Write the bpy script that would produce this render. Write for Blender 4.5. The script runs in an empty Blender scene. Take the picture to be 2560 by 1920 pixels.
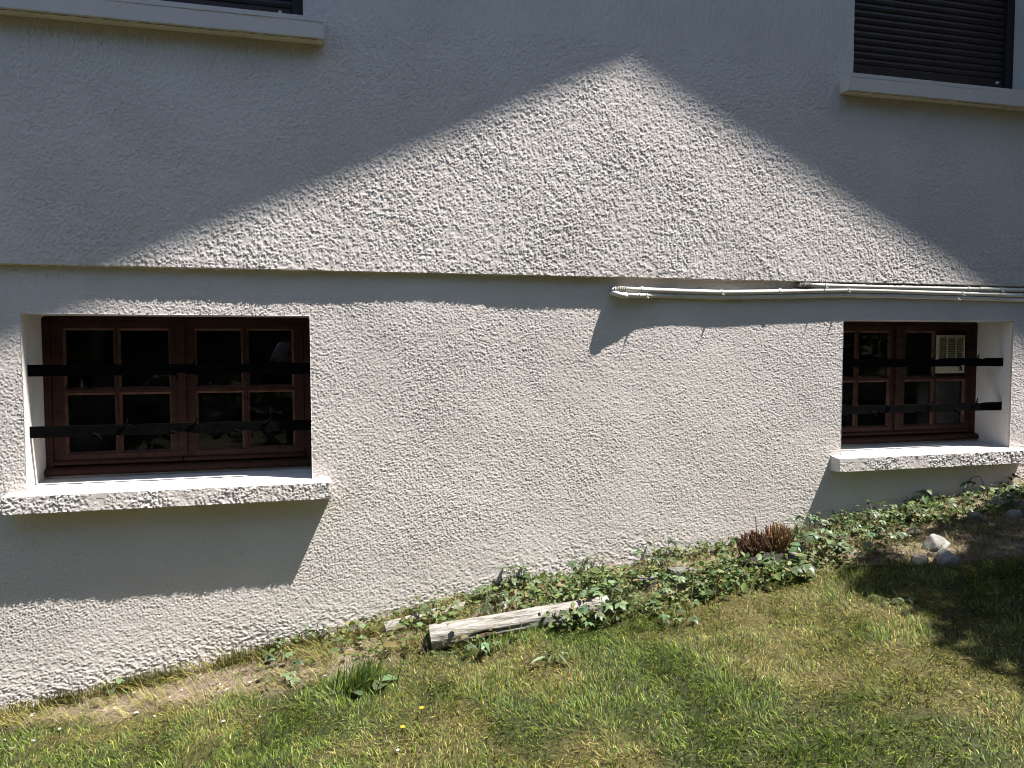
import bpy, bmesh, math, random
import numpy as np
from mathutils import Vector, Matrix, Euler

# ------------------------------------------------------------------ camera, sky, sun, exposure
scene = bpy.context.scene
rng = np.random.default_rng(11)
random.seed(7)
EYE = 1.55
YAW, PITCH, ROLL = math.radians(14.573), math.radians(-3.064), math.radians(-0.07)
cam_d = bpy.data.cameras.new("camera")
cam_d.sensor_width = 36.0
cam_d.lens = 26.58
cam_d.clip_start = 0.05
cam_d.clip_end = 500.0
cam = bpy.data.objects.new("camera", cam_d)
scene.collection.objects.link(cam)
_w = Vector((math.sin(YAW) * math.cos(PITCH), math.cos(YAW) * math.cos(PITCH), math.sin(PITCH)))
_r = Vector((math.cos(YAW), -math.sin(YAW), 0.0))
_u = _r.cross(_w)
_r2 = _r * math.cos(ROLL) + _u * math.sin(ROLL)
_u2 = -_r * math.sin(ROLL) + _u * math.cos(ROLL)
cam.matrix_world = Matrix(((_r2.x, _u2.x, -_w.x, 0.0), (_r2.y, _u2.y, -_w.y, -3.5), (_r2.z, _u2.z, -_w.z, EYE), (0, 0, 0, 1)))
scene.camera = cam

SUN = Vector((0.45, -0.19, 1.0))            # towards the sun
SUN_EL = math.atan2(SUN.z, math.hypot(SUN.x, SUN.y))
world = bpy.data.worlds.new("World")
scene.world = world
world.use_nodes = True
wn = world.node_tree
sky = wn.nodes.new("ShaderNodeTexSky")
sky.sky_type = 'NISHITA'
sky.sun_disc = False
sky.ozone_density = 1.6
sky.dust_density = 0.6
sky.sun_elevation = SUN_EL
sky.sun_rotation = math.atan2(SUN.x, SUN.y)
wn.links.new(sky.outputs[0], wn.nodes["Background"].inputs[0])
wn.nodes["Background"].inputs[1].default_value = 0.092
sun_d = bpy.data.lights.new("sun", 'SUN')
sun_d.energy = 5.0
sun_d.angle = math.radians(0.53)
sun_d.color = (1.0, 0.955, 0.895)
sun = bpy.data.objects.new("sun", sun_d)
scene.collection.objects.link(sun)
sun.location = (6, -4, 12)
sun.rotation_euler = (-SUN).to_track_quat('-Z', 'Y').to_euler()
scene.view_settings.view_transform = 'Standard'
scene.view_settings.look = 'None'
scene.view_settings.gamma = 1.0
scene.view_settings.use_curve_mapping = False
scene.view_settings.exposure = 1.62
scene.render.engine = 'CYCLES'
scene.cycles.use_denoising = True
scene.cycles.filter_width = 1.0
scene.cycles.max_bounces = 5
scene.cycles.diffuse_bounces = 3
scene.cycles.glossy_bounces = 3
scene.cycles.use_adaptive_sampling = True
scene.cycles.adaptive_threshold = 0.02
scene.cycles.caustics_reflective = False
scene.cycles.caustics_refractive = False

# ------------------------------------------------------------------ helpers
COL = scene.collection


def link(name, me, mat=None, parent=None, smooth=False):
    o = bpy.data.objects.new(name, me)
    COL.objects.link(o)
    if mat is not None and len(me.materials) == 0:
        me.materials.append(mat)
    if smooth:
        me.polygons.foreach_set("use_smooth", [True] * len(me.polygons))
    if parent is not None:
        o.parent = parent
        if parent.type == 'EMPTY':
            o.location = -Vector(parent.location)
    return o


def tag(o, label=None, cat=None, group=None, kind=None):
    if label: o["label"] = label
    if cat: o["category"] = cat
    if group: o["group"] = group
    if kind: o["kind"] = kind
    return o


def thing(name, loc, label, cat, group=None):
    e = bpy.data.objects.new(name, None)
    e.empty_display_size = 0.1
    e.location = loc
    COL.objects.link(e)
    return tag(e, label, cat, group)


def np_mesh(name, verts, quads=None, tris=None):
    """fast mesh from numpy arrays"""
    me = bpy.data.meshes.new(name)
    verts = np.asarray(verts, np.float32)
    loops, starts, n = [], [], 0
    if quads is not None and len(quads):
        q = np.asarray(quads, np.int32)
        loops.append(q.ravel()); starts.append(np.arange(len(q), dtype=np.int32) * 4); n += len(q) * 4
    if tris is not None and len(tris):
        t = np.asarray(tris, np.int32)
        loops.append(t.ravel()); starts.append(np.arange(len(t), dtype=np.int32) * 3 + n)
    loops = np.concatenate(loops); starts = np.concatenate(starts)
    me.vertices.add(len(verts)); me.vertices.foreach_set("co", verts.ravel())
    me.loops.add(len(loops)); me.loops.foreach_set("vertex_index", loops)
    me.polygons.add(len(starts)); me.polygons.foreach_set("loop_start", starts)
    me.update(calc_edges=True)
    return me


class MB:
    def __init__(self): self.v, self.f = [], []

    def add(self, vs, fs):
        n = len(self.v)
        self.v += [tuple(p) for p in vs]
        self.f += [tuple(i + n for i in f) for f in fs]
        return self

    def box(self, a, b):
        (x0, y0, z0), (x1, y1, z1) = a, b
        v = [(x0, y0, z0), (x1, y0, z0), (x1, y1, z0), (x0, y1, z0), (x0, y0, z1), (x1, y0, z1), (x1, y1, z1), (x0, y1, z1)]
        return self.add(v, [(0, 3, 2, 1), (4, 5, 6, 7), (0, 1, 5, 4), (1, 2, 6, 5), (2, 3, 7, 6), (3, 0, 4, 7)])

    def prism_x(self, prof, x0, x1):
        """profile of (y,z) points, counter-clockwise seen from +x, run along x"""
        n = len(prof)
        v = [(x0, y, z) for y, z in prof] + [(x1, y, z) for y, z in prof]
        f = [(i, i + n, (i + 1) % n + n, (i + 1) % n) for i in range(n)]
        f = [tuple(reversed(q)) for q in f]
        return self.add(v, f + [tuple(range(n - 1, -1, -1)), tuple(range(n, 2 * n))])

    def ring(self, x0, x1, z0, z1, hx0, hx1, hz0, hz1, y0, y1):
        o = [(x0, z0), (x1, z0), (x1, z1), (x0, z1)]; i = [(hx0, hz0), (hx1, hz0), (hx1, hz1), (hx0, hz1)]
        v = [(x, y0, z) for x, z in o] + [(x, y0, z) for x, z in i] + [(x, y1, z) for x, z in o] + [(x, y1, z) for x, z in i]
        f = []
        for k in range(4):
            n = (k + 1) % 4
            f += [(k, n, n + 4, k + 4), (k + 8, k + 12, n + 12, n + 8), (n, k, k + 8, n + 8), (k + 4, n + 4, n + 12, k + 12)]
        return self.add(v, f)

    def tube(self, pts, rad, n=8, cap=True, squash=1.0):
        pts = [Vector(p) for p in pts]
        rads = rad if isinstance(rad, (list, tuple)) else [rad] * len(pts)
        vs, fs = [], []
        up = Vector((0, 0, 1))
        prev = None
        for i, p in enumerate(pts):
            t = (pts[min(i + 1, len(pts) - 1)] - pts[max(i - 1, 0)]).normalized()
            if prev is None:
                a = t.cross(up)
                if a.length < 0.05: a = t.cross(Vector((0, 1, 0)))
                a.normalize()
            else:
                a = (prev - t * prev.dot(t)).normalized()
            prev = a
            b = t.cross(a)
            for k in range(n):
                th = 2 * math.pi * k / n
                vs.append(p + (a * math.cos(th) + b * math.sin(th) * squash) * rads[i])
        for i in range(len(pts) - 1):
            for k in range(n):
                k2 = (k + 1) % n
                fs.append((i * n + k, i * n + k2, (i + 1) * n + k2, (i + 1) * n + k))
        if cap:
            fs.append(tuple(range(n - 1, -1, -1)))
            fs.append(tuple(range((len(pts) - 1) * n, len(pts) * n)))
        return self.add(vs, fs)

    def mesh(self, name):
        me = bpy.data.meshes.new(name)
        me.from_pydata(self.v, [], self.f)
        me.update()
        return me

    def build(self, name, mat, parent=None, smooth=False, bevel=0.0):
        o = link(name, self.mesh(name), mat, parent, smooth)
        if bevel:
            m = o.modifiers.new("bevel", 'BEVEL'); m.width = bevel; m.segments = 2; m.limit_method = 'ANGLE'
        return o


def hash2(ix, iy, seed):
    h = (ix.astype(np.int64) * 374761393 + iy.astype(np.int64) * 668265263 + seed * 974634777) & 0xFFFFFFFF
    h = ((h ^ (h >> 13)) * 1274126177) & 0xFFFFFFFF
    h = ((h ^ (h >> 16)) * 2246822519) & 0xFFFFFFFF
    return ((h ^ (h >> 15)) & 0xFFFFFF) / float(0xFFFFFF)


def vnoise(x, y, seed=0):
    ix, iy = np.floor(x), np.floor(y)
    fx, fy = x - ix, y - iy
    fx = fx * fx * (3 - 2 * fx); fy = fy * fy * (3 - 2 * fy)
    a, b = hash2(ix, iy, seed), hash2(ix + 1, iy, seed)
    c, d = hash2(ix, iy + 1, seed), hash2(ix + 1, iy + 1, seed)
    return (a + (b - a) * fx) * (1 - fy) + (c + (d - c) * fx) * fy


def fbm(x, y, seed=0, octv=3):
    x, y = np.asarray(x, float), np.asarray(y, float)
    s, a, t = 0, 1.0, 0
    for o in range(octv):
        s = s + a * vnoise(x * 2 ** o + 13.7 * o, y * 2 ** o + 7.1 * o, seed + o); t += a; a *= 0.5
    return s / t


def grains(x, z, cell, seed):
    gx, gz = x / cell, z / cell
    ix, iz = np.floor(gx), np.floor(gz)
    h = np.zeros_like(gx)
    for di in (-1, 0, 1):
        for dj in (-1, 0, 1):
            cx, cz = ix + di, iz + dj
            px = cx + 0.05 + 0.9 * hash2(cx, cz, seed)
            pz = cz + 0.05 + 0.9 * hash2(cx, cz, seed + 1)
            r = 0.42 + 0.42 * hash2(cx, cz, seed + 2)
            a = 0.35 + 0.65 * hash2(cx, cz, seed + 3)
            d2 = ((gx - px) ** 2 + (gz - pz) ** 2) / (r * r)
            h = np.maximum(h, a * np.sqrt(np.clip(1 - d2, 0, 1)))
    return h


def ground_z(X, Y):
    X = np.asarray(X, float); Y = np.asarray(Y, float)
    Yc = np.clip(Y, -12, 0.3)
    return 0.195 + 0.137 * 20 * np.tanh(X / 20) + 0.04 * np.exp(-((X - 1) / 0.8) ** 2) + 0.02 * Yc


def gz(x, y): return float(ground_z(x, y))


def project(P):
    """picture coordinates (0..1, 0..1) and depth for points, used to choose where detail is worth building"""
    d = np.asarray(P, float) - np.array([0, -3.5, EYE])
    r, u, w = np.array(_r2), np.array(_u2), np.array(_w)
    dep = d @ w
    f = 1890.2
    return (1280 + f * (d @ r) / dep) / 2560, (960 - f * (d @ u) / dep) / 1920, dep


# ------------------------------------------------------------------ materials
def mat(name, col=(0.5, 0.5, 0.5), rough=0.8, metal=0.0, spec=0.5):
    m = bpy.data.materials.new(name)
    m.use_nodes = True
    b = m.node_tree.nodes["Principled BSDF"]
    b.inputs["Base Color"].default_value = (*col, 1)
    b.inputs["Roughness"].default_value = rough
    b.inputs["Metallic"].default_value = metal
    b.inputs["Specular IOR Level"].default_value = spec
    return m


def nodes(m): return m.node_tree.nodes, m.node_tree.links, m.node_tree.nodes["Principled BSDF"]


def mix_noise(m, c0, c1, scale, detail=4, lo=0.35, hi=0.65, stretch=None, bump=0.0, bump_scale=None, bump_dist=0.002):
    n, l, b = nodes(m)
    tc = n.new("ShaderNodeTexCoord")
    vec = tc.outputs["Object"]
    if stretch:
        mp = n.new("ShaderNodeMapping"); mp.inputs["Scale"].default_value = stretch
        l.new(vec, mp.inputs[0]); vec = mp.outputs[0]
    nz = n.new("ShaderNodeTexNoise"); nz.inputs["Scale"].default_value = scale; nz.inputs["Detail"].default_value = detail
    l.new(vec, nz.inputs["Vector"])
    cr = n.new("ShaderNodeValToRGB")
    cr.color_ramp.elements[0].position = lo; cr.color_ramp.elements[0].color = (*c0, 1)
    cr.color_ramp.elements[1].position = hi; cr.color_ramp.elements[1].color = (*c1, 1)
    l.new(nz.outputs[0], cr.inputs[0]); l.new(cr.outputs[0], b.inputs["Base Color"])
    if bump:
        nb = n.new("ShaderNodeTexNoise"); nb.inputs["Scale"].default_value = bump_scale or scale * 4; nb.inputs["Detail"].default_value = 5
        l.new(vec, nb.inputs["Vector"])
        bp = n.new("ShaderNodeBump"); bp.inputs["Strength"].default_value = bump; bp.inputs["Distance"].default_value = bump_dist
        l.new(nb.outputs[0], bp.inputs["Height"]); l.new(bp.outputs[0], b.inputs["Normal"])
    return m


M = {}
M['stucco'] = mix_noise(mat('stucco_render', rough=0.92, spec=0.25), (0.560, 0.512, 0.482), (0.605, 0.560, 0.530), 3.0, 5, bump=0.25, bump_scale=300, bump_dist=0.001)
M['plaster'] = mix_noise(mat('smooth_painted_plaster', rough=0.8, spec=0.3), (0.52, 0.49, 0.465), (0.56, 0.535, 0.51), 6.0, 4, bump=0.25, bump_scale=90, bump_dist=0.003)
M['sillpaint'] = mix_noise(mat('sill_paint', rough=0.7, spec=0.3), (0.53, 0.50, 0.475), (0.58, 0.555, 0.53), 9.0, 4, bump=0.2, bump_scale=120, bump_dist=0.001)
M['wood'] = mix_noise(mat('brown_stained_wood', rough=0.6, spec=0.15), (0.024, 0.0100, 0.0070), (0.040, 0.0165, 0.0115), 14.0, 5, stretch=(1, 1, 4), bump=0.15, bump_scale=60, bump_dist=0.001)
M['woodh'] = mix_noise(mat('brown_stained_wood_rail', rough=0.6, spec=0.15), (0.028, 0.0120, 0.0085), (0.046, 0.0195, 0.0135), 14.0, 5, stretch=(4, 1, 1), bump=0.15, bump_scale=60, bump_dist=0.001)
M['bead'] = mix_noise(mat('sill_lit_brown_bead', rough=0.55, spec=0.2), (0.055, 0.024, 0.017), (0.105, 0.055, 0.042), 22.0, 5)  # frame brown made lighter, painting in the light bounced up from the sill
M['iron'] = mix_noise(mat('black_painted_iron', rough=0.8, spec=0.03), (0.0012, 0.0012, 0.0014), (0.003, 0.003, 0.0033), 30, 3, bump=0.2, bump_scale=80, bump_dist=0.001)
M['shutter'] = mix_noise(mat('dark_brown_shutter', rough=0.5, spec=0.3), (0.030, 0.021, 0.019), (0.040, 0.028, 0.025), 8, 3)
M['blackmetal'] = mat('black_guide_rail', (0.006, 0.0055, 0.0055), 0.6)
M['pvc'] = mix_noise(mat('white_conduit_plastic', rough=0.45, spec=0.4), (0.53, 0.505, 0.46), (0.60, 0.575, 0.53), 12, 3)
M['pvcg'] = mix_noise(mat('corrugated_grey_plastic', rough=0.6), (0.20, 0.185, 0.16), (0.34, 0.32, 0.28), 40, 3)
M['fan'] = mix_noise(mat('cream_plastic', rough=0.5), (0.33, 0.31, 0.225), (0.38, 0.36, 0.27), 20, 3)
M['fandark'] = mat('dark_duct', (0.01, 0.01, 0.01), 0.9)
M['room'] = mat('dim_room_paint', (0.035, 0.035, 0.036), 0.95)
M['board'] = mat('grey_board', (0.22, 0.22, 0.22), 0.8)
M['rooftile'] = mix_noise(mat('brown_roof_tile', rough=0.85), (0.14, 0.06, 0.04), (0.22, 0.10, 0.07), 10, 4)
M['soffit'] = mix_noise(mat('soffit_board', rough=0.7), (0.16, 0.10, 0.06), (0.22, 0.14, 0.09), 12, 4, stretch=(1, 6, 1))

# window glass: a sheet that reflects by Fresnel and otherwise lets through, with a film of dust
g = bpy.data.materials.new('window_glass'); g.use_nodes = True
gn, gl = g.node_tree.nodes, g.node_tree.links
gn.remove(gn["Principled BSDF"])
go = gn["Material Output"]
tr = gn.new("ShaderNodeBsdfTransparent"); tr.inputs[0].default_value = (0.75, 0.78, 0.77, 1)
gg = gn.new("ShaderNodeBsdfGlossy"); gg.inputs["Roughness"].default_value = 0.02
fr = gn.new("ShaderNodeFresnel"); fr.inputs[0].default_value = 1.52
mx = gn.new("ShaderNodeMixShader")
gl.new(fr.outputs[0], mx.inputs[0]); gl.new(tr.outputs[0], mx.inputs[1]); gl.new(gg.outputs[0], mx.inputs[2])
df = gn.new("ShaderNodeBsdfDiffuse"); df.inputs[0].default_value = (0.5, 0.5, 0.48, 1)
nz = gn.new("ShaderNodeTexNoise"); nz.inputs["Scale"].default_value = 9; nz.inputs["Detail"].default_value = 8
tcg = gn.new("ShaderNodeTexCoord"); gl.new(tcg.outputs["Object"], nz.inputs["Vector"])
mr = gn.new("ShaderNodeMapRange"); mr.inputs[1].default_value = 0.45; mr.inputs[2].default_value = 0.85; mr.inputs[3].default_value = 0.003; mr.inputs[4].default_value = 0.028
gl.new(nz.outputs[0], mr.inputs[0])
mx2 = gn.new("ShaderNodeMixShader")
gl.new(mr.outputs[0], mx2.inputs[0]); gl.new(mx.outputs[0], mx2.inputs[1]); gl.new(df.outputs[0], mx2.inputs[2])
gl.new(mx2.outputs[0], go.inputs[0])
wv = gn.new("ShaderNodeTexNoise"); wv.inputs["Scale"].default_value = 5
gl.new(tcg.outputs["Object"], wv.inputs["Vector"])
bpn = gn.new("ShaderNodeBump"); bpn.inputs["Strength"].default_value = 0.12; bpn.inputs["Distance"].default_value = 0.01
gl.new(wv.outputs[0], bpn.inputs["Height"]); gl.new(bpn.outputs[0], gg.inputs["Normal"])
M['glass'] = g


def leaf_mat(name, attr=True, col=(0.06, 0.1, 0.03), trans=0.3, rough=0.5):
    m = bpy.data.materials.new(name); m.use_nodes = True
    n, l, b = nodes(m)
    b.inputs["Roughness"].default_value = rough
    b.inputs["Specular IOR Level"].default_value = 0.35
    out = n["Material Output"]
    t = n.new("ShaderNodeBsdfTranslucent")
    mixn = n.new("ShaderNodeMixShader"); mixn.inputs[0].default_value = trans
    if attr:
        a = n.new("ShaderNodeAttribute"); a.attribute_name = "tint"
        src = a.outputs["Color"]
    else:
        oi = n.new("ShaderNodeObjectInfo")
        hs = n.new("ShaderNodeHueSaturation"); hs.inputs["Color"].default_value = (*col, 1)
        r1 = n.new("ShaderNodeMapRange"); r1.inputs[3].default_value = 0.47; r1.inputs[4].default_value = 0.53
        r2 = n.new("ShaderNodeMapRange"); r2.inputs[3].default_value = 0.45; r2.inputs[4].default_value = 1.45
        l.new(oi.outputs["Random"], r1.inputs[0]); l.new(oi.outputs["Random"], r2.inputs[0])
        l.new(r1.outputs[0], hs.inputs["Hue"]); l.new(r2.outputs[0], hs.inputs["Value"])
        src = hs.outputs[0]
    l.new(src, b.inputs["Base Color"]); l.new(src, t.inputs[0])
    l.new(b.outputs[0], mixn.inputs[1]); l.new(t.outputs[0], mixn.inputs[2]); l.new(mixn.outputs[0], out.inputs[0])
    return m


M['blade'] = leaf_mat('grass_blades', True, trans=0.3, rough=0.55)
M['leaf'] = leaf_mat('weed_leaf', False, (0.082, 0.122, 0.058), 0.22, 0.40)
M['leaf2'] = leaf_mat('weed_leaf_pale', False, (0.115, 0.150, 0.070), 0.28, 0.45)
M['stem'] = mat('green_stem', (0.10, 0.12, 0.04), 0.6)


def set_tint(me, cols):
    a = me.attributes.new("tint", 'FLOAT_COLOR', 'POINT')
    c = np.ones((len(cols), 4), np.float32); c[:, :3] = cols
    a.data.foreach_set("color", c.ravel())


# ------------------------------------------------------------------ ground
def axis(fine0, fine1, step, far):
    a = np.arange(fine0, fine1 + 1e-6, step)
    g_ = step * 1.35 ** np.arange(1, 40)
    out = np.cumsum(g_); out = out[out < far]
    return np.concatenate([fine0 - out[::-1], a, fine1 + out])


gx = axis(-2.2, 4.8, 0.022, 60.0)
gy = axis(-2.7, 0.06, 0.022, 60.0)
GX, GY = np.meshgrid(gx, gy)
GZ = ground_z(GX, GY)
near = np.clip(1 - np.hypot(np.clip(np.abs(GX - 1.3) - 3.4, 0, None), np.clip(np.abs(GY + 1.3) - 1.4, 0, None)), 0, 1)
GZ = GZ + near * (0.03 * (fbm(GX * 5, GY * 5, 31) - 0.5) + 0.018 * (fbm(GX * 22, GY * 22, 33) - 0.5))
GZ = np.where(GY > 0.05, GZ - 0.02, GZ)
nxg, nyg = len(gx), len(gy)
idx = np.arange(nxg * nyg).reshape(nyg, nxg)
gme = np_mesh("ground", np.stack([GX.ravel(), GY.ravel(), GZ.ravel()], 1),
              np.stack([idx[:-1, :-1].ravel(), idx[:-1, 1:].ravel(), idx[1:, 1:].ravel(), idx[1:, :-1].ravel()], 1))


def bare_amount(X, Y):
    """0..1: how bare and dry the strip along the wall is"""
    X = np.asarray(X, float); Y = np.asarray(Y, float)
    edge = np.interp(X, [-1.6, -1.2, -0.6, -0.2, 0.1, 0.5, 1.0, 1.6, 2.2, 2.8, 4.2], [0.12, 0.17, 0.33, 0.40, 0.42, 0.36, 0.36, 0.38, 0.42, 0.75, 1.1])
    d = -Y + 0.12 * (fbm(X * 4, Y * 4, 51) - 0.5)
    return np.clip((edge - d) / 0.12 + 0.5, 0, 1)


def dry_amount(X, Y):
    X = np.asarray(X, float); Y = np.asarray(Y, float)
    return np.clip((fbm(X * 2.6 + 3, Y * 2.6, 61, 4) - 0.42) / 0.22 + 0.15 * np.clip((-Y - 0.8), 0, 1), 0, 1)


ba, da = bare_amount(GX, GY).ravel(), dry_amount(GX, GY).ravel()
soilv = fbm(GX * 12, GY * 12, 71, 4).ravel()
soil = np.outer(1 - soilv, (0.06, 0.042, 0.028)) + np.outer(soilv, (0.27, 0.215, 0.17))
turf = np.outer(1 - da, (0.028, 0.032, 0.013)) + np.outer(da, (0.065, 0.055, 0.023))
set_tint(gme, soil * ba[:, None] + turf * (1 - ba)[:, None])
M['ground'] = mat('lawn_soil', rough=0.95, spec=0.1)
n_, l_, b_ = nodes(M['ground'])
at = n_.new("ShaderNodeAttribute"); at.attribute_name = "tint"
tcn = n_.new("ShaderNodeTexCoord")
nn = n_.new("ShaderNodeTexNoise"); nn.inputs["Scale"].default_value = 55; nn.inputs["Detail"].default_value = 8
l_.new(tcn.outputs["Object"], nn.inputs["Vector"])
mrg = n_.new("ShaderNodeMapRange"); mrg.inputs[1].default_value = 0.3; mrg.inputs[2].default_value = 0.7; mrg.inputs[3].default_value = 0.5; mrg.inputs[4].default_value = 1.4
l_.new(nn.outputs[0], mrg.inputs[0])
vm = n_.new("ShaderNodeVectorMath"); vm.operation = 'SCALE'
l_.new(at.outputs["Color"], vm.inputs[0]); l_.new(mrg.outputs[0], vm.inputs["Scale"])
l_.new(vm.outputs[0], b_.inputs["Base Color"])
bpg = n_.new("ShaderNodeBump"); bpg.inputs["Strength"].default_value = 0.8; bpg.inputs["Distance"].default_value = 0.012
l_.new(nn.outputs[0], bpg.inputs["Height"]); l_.new(bpg.outputs[0], b_.inputs["Normal"])
tag(link("ground", gme, M['ground'], smooth=True), "sloping lawn ground with a bare dry strip along the wall", kind="structure")

# ------------------------------------------------------------------ house
house = thing("house", (1.36, 0.0, 0.2), "rough white rendered house wall with two barred basement windows", "house")
LEDGE = 1.872
UPY = -0.028
WIN = [(-1.1625, -0.0220), (2.7550, 3.8940)]       # lower openings in x
WT, WB = 1.675, 0.942                               # lower opening top and sill line
UWIN = [(-1.232, -0.030), (2.757, 3.957)]          # upper openings
USILL = 2.938
UTOP = 4.15


def fine_axis(a, b, s0, s1):
    out, x = [a], a
    while x < b:
        x += s0 + (s1 - s0) * (x - a) / (b - a)
        out.append(x)
    return np.array(out)


def snap(arr, vals):
    arr = arr.copy()
    for v in vals:
        arr[np.argmin(np.abs(arr - v))] = v
    return arr


def stucco_height(x, z, cell, amp, seed, coarse=0.0):
    jx = x + 0.004 * (fbm(x * 60, z * 60, seed + 5, 2) - 0.5)
    jz = z + 0.004 * (fbm(x * 60 + 9, z * 60, seed + 6, 2) - 0.5)
    h = grains(jx, jz, cell, seed)
    h2 = grains(jx + 0.37, jz + 0.11, cell * 0.8, seed + 20)
    rough_zone = 0.65 + 0.7 * fbm(x * 4, z * 4, seed + 40, 3)
    clump = 0.8 + 0.4 * fbm(x * 90, z * 90, seed + 45, 2)
    if coarse: clump = clump * np.clip((fbm(x * 85, z * 62, seed + 47, 2) - 0.28) / 0.16, coarse, 1)
    h = amp * (0.75 * h + 0.55 * h2) * rough_zone * clump
    h += 0.0075 * (fbm(x * 1.8, z * 1.8, seed + 50, 2) - 0.5) + 0.0008 * (fbm(x * 14, z * 14, seed + 60, 2) - 0.5)
    return h


def wall_sheet(name, xs, zs, yplane, holes, hfun, parent, skip_low=False, lip=False):
    XX, ZZ = np.meshgrid(xs, zs)
    H = hfun(XX, ZZ)
    fx = np.clip((XX + 1.44) / 0.04, 0.3, 1) * np.clip((4.14 - XX) / 0.04, 0.3, 1)
    YY = yplane - H * fx
    ZV = ZZ.copy()
    if lip:
        ZV[0] = ZV[0] + 0.004 * (fbm(xs * 6, xs * 0, 91) - 0.5) + 0.005 * (fbm(xs * 70, xs * 0, 92, 2) - 0.5)
    V = np.stack([XX.ravel(), YY.ravel(), ZV.ravel()], 1)
    nz_, nx_ = XX.shape
    id_ = np.arange(nz_ * nx_).reshape(nz_, nx_)
    xc = 0.5 * (xs[1:] + xs[:-1]); zc = 0.5 * (zs[1:] + zs[:-1])
    XC, ZC = np.meshgrid(xc, zc)
    keep = np.ones_like(XC, bool)
    for (x0, x1, z0, z1) in holes:
        keep &= ~((XC > x0) & (XC < x1) & (ZC > z0) & (ZC < z1))
    if skip_low:
        keep &= ZC > ground_z(XC, 0) - 0.07
    Q = np.stack([id_[:-1, :-1], id_[:-1, 1:], id_[1:, 1:], id_[1:, :-1]], -1)[keep]
    quads = [Q]; verts = [V]; n = len(V)

    def strip(ids, ydeep):
        nonlocal n
        base = V[ids].copy(); base[:, 1] = ydeep
        verts.append(base)
        new = np.arange(n, n + len(ids)); n += len(ids)
        quads.append(np.stack([ids[:-1], ids[1:], new[1:], new[:-1]], 1))
    for (x0, x1, z0, z1) in holes:
        i0, i1 = np.argmin(np.abs(xs - x0)), np.argmin(np.abs(xs - x1))
        j0, j1 = np.argmin(np.abs(zs - z0)), np.argmin(np.abs(zs - z1))
        yd = yplane + 0.02
        strip(id_[j0:j1 + 1, i0], yd); strip(id_[j0:j1 + 1, i1][::-1], yd)
        strip(id_[j1, i0:i1 + 1][::-1][::-1], yd)
    if lip:
        strip(id_[0, ::-1], 0.012)
    me = np_mesh(name, np.concatenate(verts), np.concatenate(quads))
    return link(name, me, M['stucco'], parent, smooth=False)


xs_f = fine_axis(-1.40, 4.10, 0.0032, 0.0043)
xs = np.concatenate([np.arange(-4.6, -1.42, 0.06), xs_f, np.arange(4.13, 9.6, 0.06)])
xs_lo = snap(xs, [WIN[0][0], WIN[0][1], WIN[1][0], WIN[1][1]])
zs_lo = snap(fine_axis(-0.06, 1.893, 0.0034, 0.0034), [0.90, WT])
xs_up = snap(xs, [UWIN[0][0], UWIN[0][1], UWIN[1][0], UWIN[1][1]])
zs_up = np.concatenate([fine_axis(LEDGE, 2.99, 0.0037, 0.0040), np.arange(3.0, 3.3, 0.010), np.arange(3.32, 4.4, 0.06)])
zs_up = snap(zs_up, [2.91, UTOP])


def h_low(x, z):
    near_g = np.clip(1 - (z - ground_z(x, 0)) / 0.32, 0, 1) * np.clip(0.5 + 1.6 * (fbm(x * 1.3, z * 2, 77) - 0.35), 0, 1)
    h = stucco_height(x, z, 0.0060, 0.0030, 3)
    hs = stucco_height(x * 0.62, z * 1.05, 0.0080, 0.0042, 8, 0.2)       # trowelled splashes near the soil
    return h * (1 - near_g) + hs * near_g


def h_up(x, z): return stucco_height(x, z, 0.0066, 0.0036, 5, 0.35)


wall_sheet("basement_wall", xs_lo, zs_lo, 0.0, [(a, b, 0.90, WT) for a, b in WIN], h_low, house, skip_low=True)
wall_sheet("upper_wall", xs_up, zs_up, UPY, [(a, b, 2.91, UTOP) for a, b in UWIN], h_up, house, lip=True)

# gable above, roof with its overhang (its shadow edges are the bright triangle on the wall)
RX, RZ, RS, OV = 3.10, 6.505, 0.455, 0.72
mb = MB()
top = lambda x: RZ + 0.02 - RS * abs(x - RX)
mb.add([(-4.6, UPY, 4.4), (9.56, UPY, 4.4), (9.56, UPY, max(4.41, top(9.56))), (RX, UPY, top(RX)), (-4.6, UPY, 4.41)],
       [(0, 1, 2, 3, 4)])
mb.build("gable_wall", M['stucco'], house)
for s in (-1, 1):
    x1 = RX + s * 7.6
    z1 = RZ - (RS if s < 0 else 0.485) * 7.6
    prof = [(RX, RZ), (x1, z1), (x1, z1 + 0.2), (RX, RZ + 0.2)]
    mb = MB()
    v = [(x, -OV, z) for x, z in prof] + [(x, 8.5, z) for x, z in prof]
    f = [(0, 1, 2, 3), (7, 6, 5, 4), (0, 4, 5, 1), (1, 5, 6, 2), (2, 6, 7, 3), (3, 7, 4, 0)]
    mb.add(v, f)
    mb.build("roof", M['soffit'], house)
    mb = MB()
    v = [(x, -OV - 0.02, z + 0.2) for x, z in prof[:2]] + [(x, 8.52, z + 0.2) for x, z in prof[:2]]
    v2 = [(x, y, z + 0.06) for x, y, z in v]
    mb.add(v + v2, [(0, 1, 3, 2), (4, 6, 7, 5), (0, 4, 5, 1), (1, 5, 7, 3), (3, 7, 6, 2), (2, 6, 4, 0)])
    mb.build("roof_covering", M['rooftile'], house)
MB().box((-4.7, 0.05, -0.8), (-4.6, 8.2, 4.4)).build("side_wall", M['stucco'], house)
MB().box((9.56, 0.05, -0.5), (9.66, 8.2, 4.4)).build("side_wall", M['stucco'], house)
MB().box((-4.6, 8.1, -0.8), (9.56, 8.2, 4.4)).build("back_wall", M['stucco'], house)


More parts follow.
